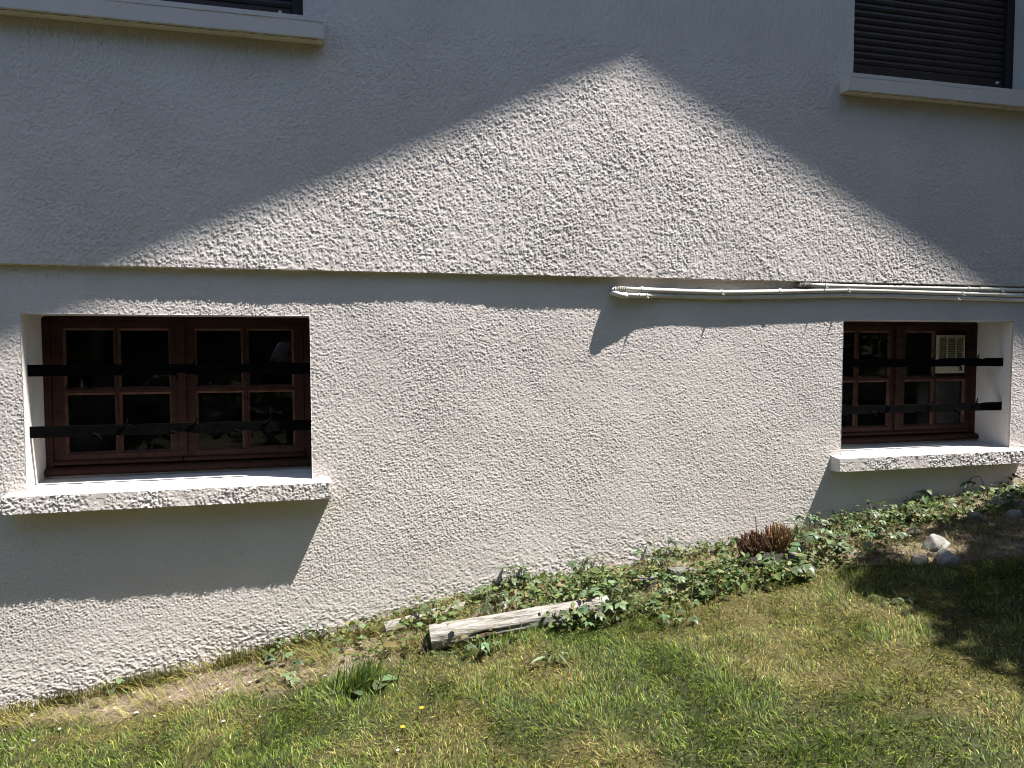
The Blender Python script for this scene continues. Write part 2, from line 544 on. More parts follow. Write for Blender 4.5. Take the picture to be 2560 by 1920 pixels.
# sills: rough front, smooth painted top
def sill(name, x0, x1, yf, yb, z0, z1, rise, amp, cell, seed, inner=None, crack=False):
    xs_ = np.linspace(x0, x1, int((x1 - x0) / 0.0035)); zs_ = np.linspace(z0, z1, 22)
    XX, ZZ = np.meshgrid(xs_, zs_)
    H = stucco_height(XX, ZZ * 1.0, cell, amp, seed, 0.15)
    thin = np.clip(0.45 + 1.5 * (fbm(XX * 9, ZZ * 9, seed + 3, 3) - 0.28), 0.3, 1.15)
    YY = yf - H * thin
    ZZ = ZZ + np.where(np.arange(22)[:, None] == 0, 0.006 * (fbm(XX * 55, XX * 0, seed + 9, 2) - 0.6), 0)
    V = np.stack([XX.ravel(), YY.ravel(), ZZ.ravel()], 1)
    nx_ = len(xs_)
    id_ = np.arange(22 * nx_).reshape(22, nx_)
    Q = [np.stack([id_[:-1, :-1].ravel(), id_[:-1, 1:].ravel(), id_[1:, 1:].ravel(), id_[1:, :-1].ravel()], 1)]
    n = len(V)
    backb = np.stack([xs_, np.full(nx_, yb), np.full(nx_, z0)], 1)
    o = [V, backb]
    bi = n + np.arange(nx_)
    Q.append(np.stack([bi[:-1], bi[1:], id_[0, 1:], id_[0, :-1]], 1))
    topi = n + nx_
    o.append(np.array([[x0, yb, z1 + rise], [x1, yb, z1 + rise], [x0, yb, z0], [x1, yb, z0]]))
    me_v = np.concatenate(o)
    obj = link(name, np_mesh(name, me_v, np.concatenate(Q)), M['stucco'], house, smooth=False)
    # smooth top slab and end caps
    mb_ = MB()
    zt = z1 + 0.0012
    mb_.add([(x0, yf - 0.001, zt - 0.02), (x1, yf - 0.001, zt - 0.02), (x1, yb, zt - 0.02), (x0, yb, zt - 0.02),
             (x0, yf - 0.001, zt), (x1, yf - 0.001, zt), (x1, yb, zt + rise), (x0, yb, zt + rise)],
            [(0, 3, 2, 1), (4, 5, 6, 7), (0, 1, 5, 4), (1, 2, 6, 5), (2, 3, 7, 6), (3, 0, 4, 7)])
    for sx in (x0, x1):
        e = 0.003 if sx == x1 else -0.003
        MB().box((min(sx, sx + e), yf - 0.0005, z0 + 0.001), (max(sx, sx + e), yb, z1 + 0.0002)).build("sill_end", M['sillpaint'], obj)
    t = link("sill_top", mb_.mesh("sill_top"), M['sillpaint'], obj)
    if inner:
        a, b, yi, zi = inner
        MB().add([(a, yb, zt - 0.05), (b, yb, zt - 0.05), (b, yi, zi - 0.05), (a, yi, zi - 0.05), (a, yb, zt + rise), (b, yb, zt + rise), (b, yi, zi), (a, yi, zi)],
                 [(0, 3, 2, 1), (4, 5, 6, 7), (0, 1, 5, 4), (1, 2, 6, 5), (2, 3, 7, 6), (3, 0, 4, 7)]).build("sill_inner", M['sillpaint'], obj)
    if crack:
        nseg = 60
        pts = [(x0 + 0.01 + (x1 - x0 - 0.02) * k / nseg, yf + 0.012 + 0.0025 * math.sin(k * 1.7) * random.random(), z0 - 0.0005) for k in range(nseg + 1)]
        mbc = MB()
        for k in range(nseg):
            if random.random() < 0.1: continue
            (xa, ya, za), (xb, yb2, zb) = pts[k], pts[k + 1]
            mbc.add([(xa, ya, za - 0.001), (xb, yb2, zb - 0.001), (xb, yb2 + 0.004, zb - 0.001), (xa, ya + 0.004, za - 0.001)], [(3, 2, 1, 0)])
        mbc.build("drip_crack", M['fandark'], obj)["kind"] = "stuff"
    return obj


for a, b in WIN:
    sill("window_sill", a - 0.064, b + 0.081, -0.076, 0.0, 0.862, 0.934, 0.007, 0.0050, 0.0066, 14, inner=(a, b, 0.262, 0.958))
for a, b in UWIN:
    sill("window_sill", a - 0.080, b + 0.083, -0.102, UPY + 0.004, 2.850, 2.938, 0.004, 0.0016, 0.013, 17, inner=(a, b, 0.22, 2.955), crack=True)


# reveals (smooth plaster returns)
def reveal(a, b, zb, zt, y0, y1):
    MB().box((a - 0.06, y0, zb - 0.04), (a, y1, zt + 0.06)).build("side_reveal", M['plaster'], house)
    MB().box((b, y0, zb - 0.04), (b + 0.06, y1, zt + 0.06)).build("side_reveal", M['plaster'], house)
    return MB().box((a, y0, zt), (b, y1, zt + 0.06)).build("top_reveal", M['plaster'], house)


for a, b in WIN:
    rv = reveal(a, b, WB, WT, 0.02, 0.30)
    # rounded plaster fillets in the top corners, just before the frame
    for sx, x in ((1, a), (-1, b)):
        r_ = 0.020
        cx, cz = x + sx * r_, WT - r_
        vs = [(x, 0.222, WT)]
        for k in range(7):
            t_ = math.pi / 2 * k / 6
            vs.append((cx - sx * r_ * math.cos(t_), 0.222, cz + r_ * math.sin(t_)))
        vs2 = [(p[0], 0.239, p[2]) for p in vs]
        fs = [(0, k, k + 1) for k in range(1, 7)] + [(k, k + 8, k + 9, k + 1) for k in range(1, 7)]
        MB().add(vs + vs2, fs).build("corner_fillet", M['plaster'], rv)
    # mortar ledge below the frame
    MB().box((a, 0.228, 0.93), (b, 0.30, 0.972)).build("mortar_bed", M['plaster'], rv)
for a, b in UWIN:
    reveal(a, b, USILL, UTOP, UPY + 0.02, 0.24)


# basement windows: fixed frame, two sashes of four panes
def basement_window(a, b, fan_pane=False):
    Y = 0.240
    fr_ = MB().ring(a, b, 0.968, WT, a + 0.030, b - 0.030, 1.000, WT - 0.022, Y, 0.30)
    w = fr_.build("window", M['wood'], house, bevel=0.002)
    rel = lambda x: a + (x + 1.1625)
    # bottom frame rail with a rounded nose standing forward
    prof = [(0.29, 0.966), (0.29, 1.006), (0.232, 1.004), (0.214, 0.998), (0.205, 0.988), (0.205, 0.974), (0.212, 0.966)]
    MB().prism_x(prof[::-1], a + 0.002, b - 0.002).build("bottom_rail", M['woodh'], w, bevel=0.004)
    for (px, side) in ((a + 0.063, 0), (b - 0.06, 1)):
        MB().tube([(px, 0.2045, 0.983), (px, 0.215, 0.983)], 0.0035, 8).build("screw_hole", M['fandark'], w)
    for si, (s0, s1) in enumerate(((-1.1305, -0.5965), (-0.5945, -0.0545))):
        s0, s1 = rel(s0), rel(s1)
        ys, yb = 0.246, 0.285
        # pane columns from the photograph, mirrored sashes
        if si == 0: cols = [(rel(-1.073), rel(-0.883)), (rel(-0.851), rel(-0.653))]
        else: cols = [(rel(-0.530), rel(-0.338)), (rel(-0.301), rel(-0.109))]
        rows = [(1.357, 1.611), (1.066, 1.321)]
        cols = [(c0 - 0.009, c1 + 0.009) for c0, c1 in cols]; rows = [(r0 - 0.009, r1 + 0.009) for r0, r1 in rows]
        MB().box((s0, ys, 1.030), (cols[0][0], yb, 1.652)).build("sash_stile", M['wood'], w, bevel=0.002)
        MB().box((cols[1][1], ys, 1.030), (s1, yb, 1.652)).build("sash_stile", M['wood'], w, bevel=0.002)
        MB().box((cols[0][0], ys, rows[0][1]), (cols[1][1], yb, 1.652)).build("sash_rail", M['woodh'], w, bevel=0.002)
        MB().box((cols[0][0], ys, 1.030), (cols[1][1], yb, rows[1][0])).build("sash_rail", M['woodh'], w, bevel=0.002)
        MB().box((cols[0][1], ys, rows[1][0]), (cols[1][0], yb, rows[0][1])).build("glazing_bar", M['wood'], w, bevel=0.002)
        for c0, c1 in cols: MB().box((c0, ys + 0.001, rows[1][1]), (c1, yb, rows[0][0])).build("glazing_bar", M['woodh'], w, bevel=0.002)
        # drip rail
        MB().prism_x([(0.246, 1.012), (0.246, 1.034), (0.232, 1.026), (0.228, 1.016), (0.232, 1.011)][::-1], s0 + 0.002, s1 - 0.002).build("drip_rail", M['woodh'], w, bevel=0.0015)
        for ci, (c0, c1) in enumerate(cols):
            for ri, (r0, r1) in enumerate(rows):
                if fan_pane and si == 1 and ci == 1 and ri == 0:
                    MB().box((c0, 0.262, r0), (c1, 0.270, r1)).build("blanking_panel", M['wood'], w)
                    continue
                p = MB(); p.add([(c0 - .002, 0.266, r0 - .002), (c1 + .002, 0.266, r0 - .002), (c1 + .002, 0.266, r1 + .002), (c0 - .002, 0.266, r1 + .002)], [(0, 1, 2, 3)])
                p.build("pane", M['glass'], w)
                # bevelled bead round the pane
                bd = MB(); t_ = 0.009
                o_ = [(c0, ys + .002, r0), (c1, ys + .002, r0), (c1, ys + .002, r1), (c0, ys + .002, r1)]
                i_ = [(c0 + t_, 0.264, r0 + t_), (c1 - t_, 0.264, r0 + t_), (c1 - t_, 0.264, r1 - t_), (c0 + t_, 0.264, r1 - t_)]
                bd.add(o_ + i_, [(0, 1, 5, 4), (1, 2, 6, 5), (2, 3, 7, 6), (3, 0, 4, 7)])
                bd.build("glazing_bead", M['bead'], w)
    # cover strip where the sashes meet
    MB().box((rel(-0.613), 0.234, 1.036), (rel(-0.578), 0.246, 1.648)).build("cover_strip", M['wood'], w, bevel=0.003)
    # dim room behind
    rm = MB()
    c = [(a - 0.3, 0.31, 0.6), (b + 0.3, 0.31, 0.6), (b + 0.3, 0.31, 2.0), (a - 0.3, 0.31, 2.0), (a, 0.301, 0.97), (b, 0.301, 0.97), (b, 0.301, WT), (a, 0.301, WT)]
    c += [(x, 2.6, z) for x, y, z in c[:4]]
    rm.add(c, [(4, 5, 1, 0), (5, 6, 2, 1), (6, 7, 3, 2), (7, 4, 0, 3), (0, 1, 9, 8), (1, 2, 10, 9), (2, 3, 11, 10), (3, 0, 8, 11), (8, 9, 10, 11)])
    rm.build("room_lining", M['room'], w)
    return w


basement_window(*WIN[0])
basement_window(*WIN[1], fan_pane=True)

# roller shutters of the upper windows
for wi, (a, b) in enumerate(UWIN):
    Y = 0.135
    sh = MB().box((a, Y + 0.03, USILL - 0.02), (b, Y + 0.05, UTOP)).build("roller_shutter", M['blackmetal'], house)
    z = 3.085 if wi else 3.06
    zb_ = z
    prof = [(Y + 0.0075, -0.0005), (Y + 0.0025, 0.005), (Y, 0.018), (Y + 0.0022, 0.030), (Y + 0.008, 0.0355), (Y + 0.020, 0.0355), (Y + 0.020, -0.0005)]
    slat_me = MB().prism_x([(p[0], p[1]) for p in prof], a + 0.052, b - 0.052).mesh("slat")
    slat_me.materials.append(M['shutter'])
    k = 0
    while z < UTOP:
        o = link("slat", slat_me, None, sh); o.location = (0, 0, z)
        z += 0.0372; k += 1
    MB().box((a + 0.052, Y - 0.002, zb_ - 0.048), (b - 0.052, Y + 0.022, zb_ - 0.003)).build("bottom_rail", M['shutter'], sh, bevel=0.003)
    for x0, x1 in ((a + 0.001, a + 0.050), (b - 0.050, b - 0.001)):
        MB().box((x0, Y - 0.022, USILL), (x1, Y + 0.029, UTOP)).build("guide_rail", M['blackmetal'], sh, bevel=0.003)
    MB().tube([(b - 0.10, Y - 0.004, zb_ - 0.026), (b - 0.10, Y - 0.016, zb_ - 0.026)], 0.008, 10).build("stop_knob", M['pvc'], sh)


# ------------------------------------------------------------------ wrought iron bars across the basement windows
def security_bar(a, b, z0, z1, label):
    Y = 0.060
    t = thing("security_bar", ((a + b) / 2, Y, z0), label, "security bar", "flat iron bars across the basement windows")
    n = 60
    up = [a + (b - a) * f for f in (0.325, 0.57, 0.84)]
    dn = [a + (b - a) * f for f in (0.235, 0.505, 0.735)]
    mb_ = MB()
    xs_ = sorted(set([a + 0.0005 + (b - a - 0.001) * k / n for k in range(n + 1)]))
    tops, bots = [], []
    for x in xs_:
        zt, zb = z1, z0
        for h in up:
            if 0 < h + 0.062 - x < 0.05: zt = min(zt, z1 - 0.011 * (h + 0.062 - x) / 0.05)
        for h in dn:
            if 0 < h + 0.062 - x < 0.05: zb = max(zb, z0 + 0.011 * (h + 0.062 - x) / 0.05)
        tops.append(zt); bots.append(zb)
    m_ = len(xs_)
    vs = [(x, Y, bz) for x, bz in zip(xs_, bots)] + [(x, Y, tz) for x, tz in zip(xs_, tops)] + \
         [(x, Y + 0.009, bz) for x, bz in zip(xs_, bots)] + [(x, Y + 0.009, tz) for x, tz in zip(xs_, tops)]
    fs = []
    for i in range(m_ - 1):
        fs += [(i, i + 1, m_ + i + 1, m_ + i), (2 * m_ + i + 1, 2 * m_ + i, 3 * m_ + i, 3 * m_ + i + 1),
               (m_ + i, m_ + i + 1, 3 * m_ + i + 1, 3 * m_ + i), (2 * m_ + i, 2 * m_ + i + 1, i + 1, i)]
    fs += [(0, m_, 3 * m_, 2 * m_), (m_ - 1, 3 * m_ - 1, 4 * m_ - 1, 2 * m_ - 1)]
    mb_.add(vs, fs)
    mb_.build("bar", M['iron'], t)
    MB().box((b - 0.082, Y - 0.0035, z0 - 0.001), (b - 0.001, Y - 0.0005, z1 + 0.001)).build("end_plate", M['iron'], t)
    MB().box((a + 0.001, Y - 0.0035, z0 - 0.001), (a + 0.060, Y - 0.0005, z1 + 0.001)).build("end_plate", M['iron'], t)
    for sgn, hs, ze in ((1, up, z1), (-1, dn, z0)):
        for h in hs:
            pts = []
            for k in range(8):
                f_ = k / 7
                ang = f_ * 1.75
                pts.append((h - 0.030 + 0.034 * math.sin(ang) * 1.0, Y - 0.001 - 0.004 * f_, ze - sgn * 0.011 + sgn * (0.034 * (1 - math.cos(ang)))))
            MB().tube(pts, [0.0055, 0.0055, 0.005, 0.0045, 0.004, 0.0032, 0.0025, 0.001], 6).build("barb", M['iron'], t, smooth=True)
    return t


BZ = [(1.4155, 1.4625), (1.157, 1.204)]
security_bar(*WIN[0], *BZ[0], "upper black iron bar with curled barbs across the eight-pane left basement window")
security_bar(*WIN[0], *BZ[1], "lower black iron bar with curled barbs across the eight-pane left basement window")
security_bar(*WIN[1], *BZ[0], "upper black iron bar crossing the cream ventilator in the right basement window")
security_bar(*WIN[1], *BZ[1], "lower black iron bar in the right basement window, below the ventilator")

# ------------------------------------------------------------------ ventilator in the right window
fx0, fx1, fz0, fz1 = 3.596, 3.798, 1.369, 1.598
fan = thing("window_ventilator", ((fx0 + fx1) / 2, 0.21, fz0), "cream plastic ventilator grille set in the right basement window", "ventilator")
mb = MB()
yf, yb = 0.234, 0.262
gx0, gx1, gz0, gz1 = fx0 + 0.016, fx1 - 0.006, fz0 + 0.062, fz1 - 0.014
mb.ring(fx0, fx1, fz0, fz1, gx0, gx1, gz0, gz1, yf, yb)
mb.build("housing", M['fan'], fan, bevel=0.006)
MB().box((gx0, 0.2555, gz0), (gx1, 0.261, gz1)).build("duct", M['fandark'], fan)
for k in range(11):
    z = gz0 + 0.005 + (gz1 - gz0 - 0.006) * k / 10.6
    MB().add([(gx0, yf + 0.004, z), (gx1, yf + 0.004, z), (gx1, yf + 0.020, z + 0.009), (gx0, yf + 0.020, z + 0.009),
              (gx0, yf + 0.004, z + 0.003), (gx1, yf + 0.004, z + 0.003), (gx1, yf + 0.020, z + 0.012), (gx0, yf + 0.020, z + 0.012)],
             [(0, 3, 2, 1), (4, 5, 6, 7), (0, 1, 5, 4), (1, 2, 6, 5), (2, 3, 7, 6), (3, 0, 4, 7)]).build("slat", M['fan'], fan)
for f_ in (0.33, 0.69):
    x = gx0 + (gx1 - gx0) * f_
    MB().box((x - 0.002, yf + 0.001, gz0), (x + 0.002, yf + 0.010, gz1)).build("upright", M['fan'], fan)
MB().box((gx0 + 0.01, yf - 0.005, fz0 + 0.008), (gx1 - 0.05, yf - 0.0005, gz0 - 0.012)).build("cover", M['fan'], fan, bevel=0.002)
for k in range(4):
    MB().box((gx1 - 0.036 + 0.008 * (k % 2), yf - 0.001, fz0 + 0.012 + 0.012 * (k // 2)), (gx1 - 0.031 + 0.008 * (k % 2), yf - 0.0003, fz0 + 0.020 + 0.012 * (k // 2))).build("mark", M['fandark'], fan)

tag(MB().box((3.495, 0.42, 1.33), (3.535, 0.44, 1.62)).build("blind_slat", M['fan'], None), "pale upright strip behind the glass left of the ventilator", "strip")
tag(MB().box((3.62, 0.40, 0.99), (3.90, 0.42, 1.33)).build("grey_board", M['board'], None), "grey board behind the lower right pane under the ventilator", "board")

# ------------------------------------------------------------------ conduits along the ledge
R_ = 0.0123


def conduit(label, pts, elbow_rings, ties, clips, sleeve=None):
    t = thing("conduit", pts[0], label, "conduit", "white conduits under the ledge")
    MB().tube(pts, R_, 14).build("pipe", M['pvc'], t, smooth=True)
    for kind, path in elbow_rings:
        if kind == 'ring':
            rad, p2 = [], []
            n = 26
            path = [Vector(p) for p in path]
            for k in range(n + 1):
                f_ = k / n * (len(path) - 1); i = min(int(f_), len(path) - 2); p2.append(path[i].lerp(path[i + 1], f_ - i)); rad.append(R_ * (1.30 if k % 2 else 1.0))
            MB().tube(p2, rad, 12).build("corrugated_sleeve", M['pvcg'], t)
        else:
            MB().tube(path, R_ * 1.16, 12).build("elbow", M['pvc'], t, smooth=True)
    for (x, y, z) in ties:
        mbt = MB()
        ring = [(x, y + 1.16 * R_ * math.cos(q), z + 1.16 * R_ * math.sin(q)) for q in np.linspace(0, 2 * math.pi, 15)]
        mbt.tube(ring, 0.0028, 5)
        mbt.box((x - 0.003, y - R_ - 0.007, z - 0.012), (x + 0.003, y - R_ - 0.001, z - 0.006))
        mbt.tube([(x, y - R_ - 0.004, z - 0.008), (x + 0.004, y - R_ - 0.012, z - 0.013), (x - 0.002, y - R_ - 0.018, z - 0.016)], 0.0017, 5)
        mbt.build("cable_tie", M['pvc'], t)
    for (x, y, z) in clips:
        mbt = MB()
        mbt.box((x - 0.008, y - 0.006, z + R_ * 0.7), (x + 0.008, 0.0, z + R_ * 1.5))
        mbt.tube([(x - 0.007, y, z), (x + 0.007, y, z)], R_ * 1.22, 12)
        mbt.build("clip", M['pvc'], t)
    if sleeve:
        MB().tube(sleeve, R_ * 1.2, 12).build("coupling", M['pvc'], t)
    return t


YA = -0.0205
A = [(1.452, -0.030, 1.8160), (1.54, -0.028, 1.8147), (1.62, -0.026, 1.8135), (1.72, -0.024, 1.8118), (1.80, -0.0225, 1.8105), (2.01, -0.0225, 1.8085), (2.30, YA, 1.816), (2.55, YA, 1.826), (2.76, YA, 1.8325), (3.0, YA, 1.832), (3.285, YA, 1.829), (3.6, YA, 1.826), (3.905, YA, 1.822), (4.6, YA, 1.815), (6.5, YA, 1.80)]
Bp = [(1.462, -0.043, 1.7845), (1.55, -0.031, 1.7865), (1.63, -0.020, 1.7880), (1.72, -0.0145, 1.7880), (1.80, -0.0135, 1.7865), (2.01, -0.0135, 1.7840), (2.30, YA + 0.0075, 1.792), (2.55, YA + 0.0075, 1.801), (2.76, YA + 0.0075, 1.8065), (3.0, YA + 0.0075, 1.807), (3.285, YA + 0.0075, 1.8045), (3.6, YA + 0.0075, 1.801), (3.905, YA + 0.0075, 1.797), (4.6, YA, 1.79), (6.5, YA, 1.775)]
Cp = [(2.500, YA, 1.8560), (2.60, YA, 1.8545), (3.0, YA, 1.8530), (3.284, YA, 1.8530), (3.6, YA, 1.8525), (3.905, YA, 1.8515), (4.6, YA, 1.846), (6.5, YA, 1.83)]
conduit("upper white conduit of the lower pair, starting in a ribbed bend", A,
        [('ring', [(1.480, -0.0298, 1.8158), (1.445, -0.031, 1.8158), (1.428, -0.028, 1.813), (1.420, -0.015, 1.808), (1.419, 0.004, 1.806)])],
        [(2.005, -0.0225, 1.8085), (2.755, YA, 1.8325), (3.50, YA, 1.827)], [(1.566, -0.0275, 1.8145), (2.345, YA, 1.818)])
conduit("lowest white conduit, shaded by the pipe above it, with a smooth elbow", Bp,
        [('elbow', [(1.480, -0.0406, 1.7848), (1.462, -0.043, 1.7845), (1.444, -0.044, 1.7862), (1.428, -0.041, 1.791), (1.420, -0.030, 1.796), (1.419, -0.012, 1.798), (1.419, 0.004, 1.799)]),
         ('elbow', [(1.545, -0.0317, 1.7863), (1.553, -0.0306, 1.7866)])],
        [(1.590, -0.0255, 1.7872), (3.475, YA + 0.0075, 1.8025)], [])
conduit("short top conduit that begins above the right window, just under the ledge", Cp,
        [('ring', [(2.530, YA, 1.8560), (2.490, YA, 1.8565), (2.468, YA + 0.004, 1.8565), (2.455, YA + 0.022, 1.856)])],
        [(2.615, YA, 1.8545), (3.77, YA, 1.852)], [(3.545, YA, 1.8526)], sleeve=[(3.62, YA, 1.8524), (3.70, YA, 1.8522)])

# ------------------------------------------------------------------ grass
def blades(name, XY, height, width, lean, ldir, cols, bend=0.6):
    n = len(XY)
    Z = ground_z(XY[:, 0], XY[:, 1]) - 0.004 + 0.03 * (fbm(XY[:, 0] * 5, XY[:, 1] * 5, 31) - 0.5)
    base = np.stack([XY[:, 0], XY[:, 1], Z], 1)
    dirv = np.stack([np.cos(ldir), np.sin(ldir), np.zeros(n)], 1)
    phi = ldir + math.pi / 2 + rng.normal(0, 0.5, n)
    side = np.stack([np.cos(phi), np.sin(phi), np.zeros(n)], 1)
    ts = (0.0, 0.38, 0.72, 1.0)
    ws = (0.85, 1.0, 0.7, 0.0)
    V = []
    for t, w_ in zip(ts, ws):
        ang = lean * (0.35 + bend * t)
        p = base + (np.sin(ang) * height * t)[:, None] * dirv
        p[:, 2] += np.cos(ang) * height * t
        if w_ > 0:
            V.append(p - side * (width * w_ / 2)[:, None]); V.append(p + side * (width * w_ / 2)[:, None])
        else:
            V.append(p)
    V = np.stack(V, 1).reshape(-1, 3)
    b0 = np.arange(n)[:, None] * 7
    quads = np.concatenate([b0 + np.array([[0, 1, 3, 2]]), b0 + np.array([[2, 3, 5, 4]])])
    tris = b0 + np.array([[4, 5, 6]])
    me = np_mesh(name, V, quads, tris)
    c = np.repeat(cols, 7, axis=0)
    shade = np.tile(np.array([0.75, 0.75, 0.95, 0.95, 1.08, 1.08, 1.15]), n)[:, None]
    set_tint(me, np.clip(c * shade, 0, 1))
    return me


def scatter(n, x0, x1, y0, y1):
    return np.stack([rng.uniform(x0, x1, n), rng.uniform(y0, y1, n)], 1)


def in_view(XY, m=0.12):
    P = np.stack([XY[:, 0], XY[:, 1], ground_z(XY[:, 0], XY[:, 1])], 1)
    u, v, d = project(P)
    return (u > -m) & (u < 1 + m) & (v < 1 + m * 1.3) & (d > 0.3)


PAL = np.array([(0.062, 0.104, 0.012), (0.092, 0.130, 0.015), (0.044, 0.082, 0.013), (0.125, 0.155, 0.022), (0.20, 0.170, 0.042), (0.25, 0.22, 0.085), (0.120, 0.090, 0.030)])


def lawn(n):
    XY = scatter(n, -1.9, 4.6, -2.5, -0.01)
    XY = XY[in_view(XY)]
    b = bare_amount(XY[:, 0], XY[:, 1]); d = dry_amount(XY[:, 0], XY[:, 1])
    keep = rng.random(len(XY)) < (1 - b * np.interp(XY[:, 0], [-1, 0.3, 0.9, 2.4, 3.0], [0.82, 0.80, 0.50, 0.50, 0.75])) * (1 - 0.1 * d)
    XY, b, d = XY[keep], b[keep], d[keep]
    n = len(XY)
    lush = fbm(XY[:, 0] * 6, XY[:, 1] * 6, 81, 3)
    pdry = np.clip(0.16 + 0.42 * d + 0.40 * b - 0.6 * (lush - 0.5), 0.04, 0.9)
    isdry = rng.random(n) < pdry
    ci = np.where(isdry, rng.choice([4, 5, 6, 4], n), rng.choice([0, 1, 2, 3, 1], n))
    cols = PAL[ci] * np.exp(rng.normal(0.0, 0.42, (n, 1)))
    h = rng.uniform(0.014, 0.042, n) * (0.45 + 1.2 * lush) * np.where(isdry, 0.85, 1.0)
    wdt = rng.uniform(0.0014, 0.0032, n)
    ldir = 2.6 + 4.5 * (fbm(XY[:, 0] * 5, XY[:, 1] * 5, 85, 2) - 0.5) * 2 + rng.normal(0, 0.9, n)
    lean = np.abs(rng.normal(0.95, 0.45, n)) + np.where(isdry, 0.35, 0)
    return blades("lawn_grass", XY, h, wdt, lean, ldir, cols)


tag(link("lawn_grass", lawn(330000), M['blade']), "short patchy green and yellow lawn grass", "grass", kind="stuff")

# long dry grass and cut straw on the strip beside the wall
XY = scatter(24000, -1.5, 0.9, -0.50, -0.015)
keep = (rng.random(len(XY)) < bare_amount(XY[:, 0], XY[:, 1]) * np.clip(3.2 * (fbm(XY[:, 0] * 5, XY[:, 1] * 8, 95) - 0.40), 0.06, 1)) & in_view(XY)
XY = XY[keep]; n = len(XY)
ci = rng.choice([4, 5, 6, 5, 3, 4], n)
tag(link("dry_grass", blades("dry_grass", XY, rng.uniform(0.04, 0.11, n), rng.uniform(0.0014, 0.0026, n), np.abs(rng.normal(1.15, 0.35, n)), rng.uniform(0, 6.28, n) * 0.4 + 2.2, PAL[ci] * rng.uniform(0.45, 1.7, (n, 1))), M['blade']),
    "long dry straw grass on the bare strip at the wall's foot", "dry grass", kind="stuff")

# tufts standing against the wall
tuft = []
for (cx, w_, n) in ((-1.05, 0.16, 700), (-0.78, 0.10, 650), (-0.64, 0.10, 600), (-0.36, 0.10, 500), (-0.22, 0.10, 600), (-0.05, 0.12, 500), (0.42, 0.07, 500), (-1.25, 0.1, 400)):
    tuft.append(np.stack([rng.normal(cx, w_ / 2, n), -0.012 - np.abs(rng.normal(0, 0.035, n)) - 0.01], 1))
XY = np.concatenate(tuft); n = len(XY)
ci = rng.choice([6, 6, 4, 2, 0, 5], n)
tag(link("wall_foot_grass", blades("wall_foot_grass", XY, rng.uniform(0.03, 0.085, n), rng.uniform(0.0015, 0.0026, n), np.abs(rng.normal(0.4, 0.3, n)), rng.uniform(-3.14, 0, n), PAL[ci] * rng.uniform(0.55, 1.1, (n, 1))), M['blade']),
    "brownish grass tufts along the left foot of the wall", "grass", kind="stuff")

# straw and twigs lying on the strip to the right
XY = np.concatenate([scatter(5200, 0.2, 4.3, -1.0, -0.02), scatter(3200, 2.4, 4.1, -0.95, -0.02)])
XY = XY[(rng.random(len(XY)) < bare_amount(XY[:, 0], XY[:, 1])) & in_view(XY)]; n = len(XY)
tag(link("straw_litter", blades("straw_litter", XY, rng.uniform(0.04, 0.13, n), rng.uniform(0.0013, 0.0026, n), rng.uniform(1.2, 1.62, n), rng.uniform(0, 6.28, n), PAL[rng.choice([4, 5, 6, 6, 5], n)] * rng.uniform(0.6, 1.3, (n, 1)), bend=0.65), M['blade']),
    "dry straw and twigs littering the bed along the wall", "straw", kind="stuff")

# ------------------------------------------------------------------ creeping weeds
def leaflet(l, w, seg=5, tooth=0.12, fold=0.25, droop=0.3):
    """toothed leaflet along +y from the origin"""
    vs, fs = [], []
    for k in range(seg + 1):
        t = k / seg
        half = w * math.sin(math.pi * min(1, t * 0.93 + 0.07)) ** 0.8 * (1 - 0.25 * t)
        if k == seg: half = 0.0
        jag = 1 + (tooth if k % 2 else -tooth)
        y = l * t; z = -droop * l * t * t
        vs += [(-half * jag, y + 0.04 * l * (k % 2), z + fold * half), (0, y, z), (half * jag, y + 0.04 * l * (k % 2), z + fold * half)]
    for k in range(seg):
        a_ = 3 * k; b_ = 3 * (k + 1)
        fs += [(a_, a_ + 1, b_ + 1, b_), (a_ + 1, a_ + 2, b_ + 2, b_ + 1)]
    return vs, fs


def leaf_mesh(name, kind, size, material, seed):
    r = random.Random(seed)
    mb_ = MB()
    if kind == 'tri':
        for ang, sc in ((0, 1.0), (1.15, 0.85), (-1.15, 0.85)):
            vs, fs = leaflet(size * sc, size * 0.36 * sc, 6, 0.13, r.uniform(0.1, 0.4), r.uniform(0.1, 0.45))
            ca, sa = math.cos(ang), math.sin(ang)
            mb_.add([(x * ca - y * sa, x * sa + y * ca, z) for x, y, z in vs], fs)
    elif kind == 'palm':
        for ang, sc in ((0, 1.0), (0.8, 0.92), (-0.8, 0.92), (1.6, 0.7), (-1.6, 0.7)):
            vs, fs = leaflet(size * 0.9 * sc, size * 0.25 * sc, 5, 0.12, 0.2, r.uniform(0.15, 0.5))
            ca, sa = math.cos(ang), math.sin(ang)
            mb_.add([(x * ca - y * sa, x * sa + y * ca, z) for x, y, z in vs], fs)
    elif kind == 'ovate':
        vs, fs = leaflet(size * 1.2, size * 0.42, 6, 0.06, r.uniform(0.1, 0.35), r.uniform(0.1, 0.5))
        mb_.add(vs, fs)
    else:                                   # strap
        vs, fs = leaflet(size * 2.4, size * 0.26, 7, 0.05, 0.35, 0.25)
        mb_.add(vs, fs)
    me = mb_.mesh(name); me.materials.append(material)
    me.polygons.foreach_set("use_smooth", [True] * len(me.polygons))
    return me


LEAVES = {k: [leaf_mesh("leaf", k, 0.05, M['leaf'] if s % 3 else M['leaf2'], s) for s in range(4)] for k in ('tri', 'palm', 'ovate', 'strap')}


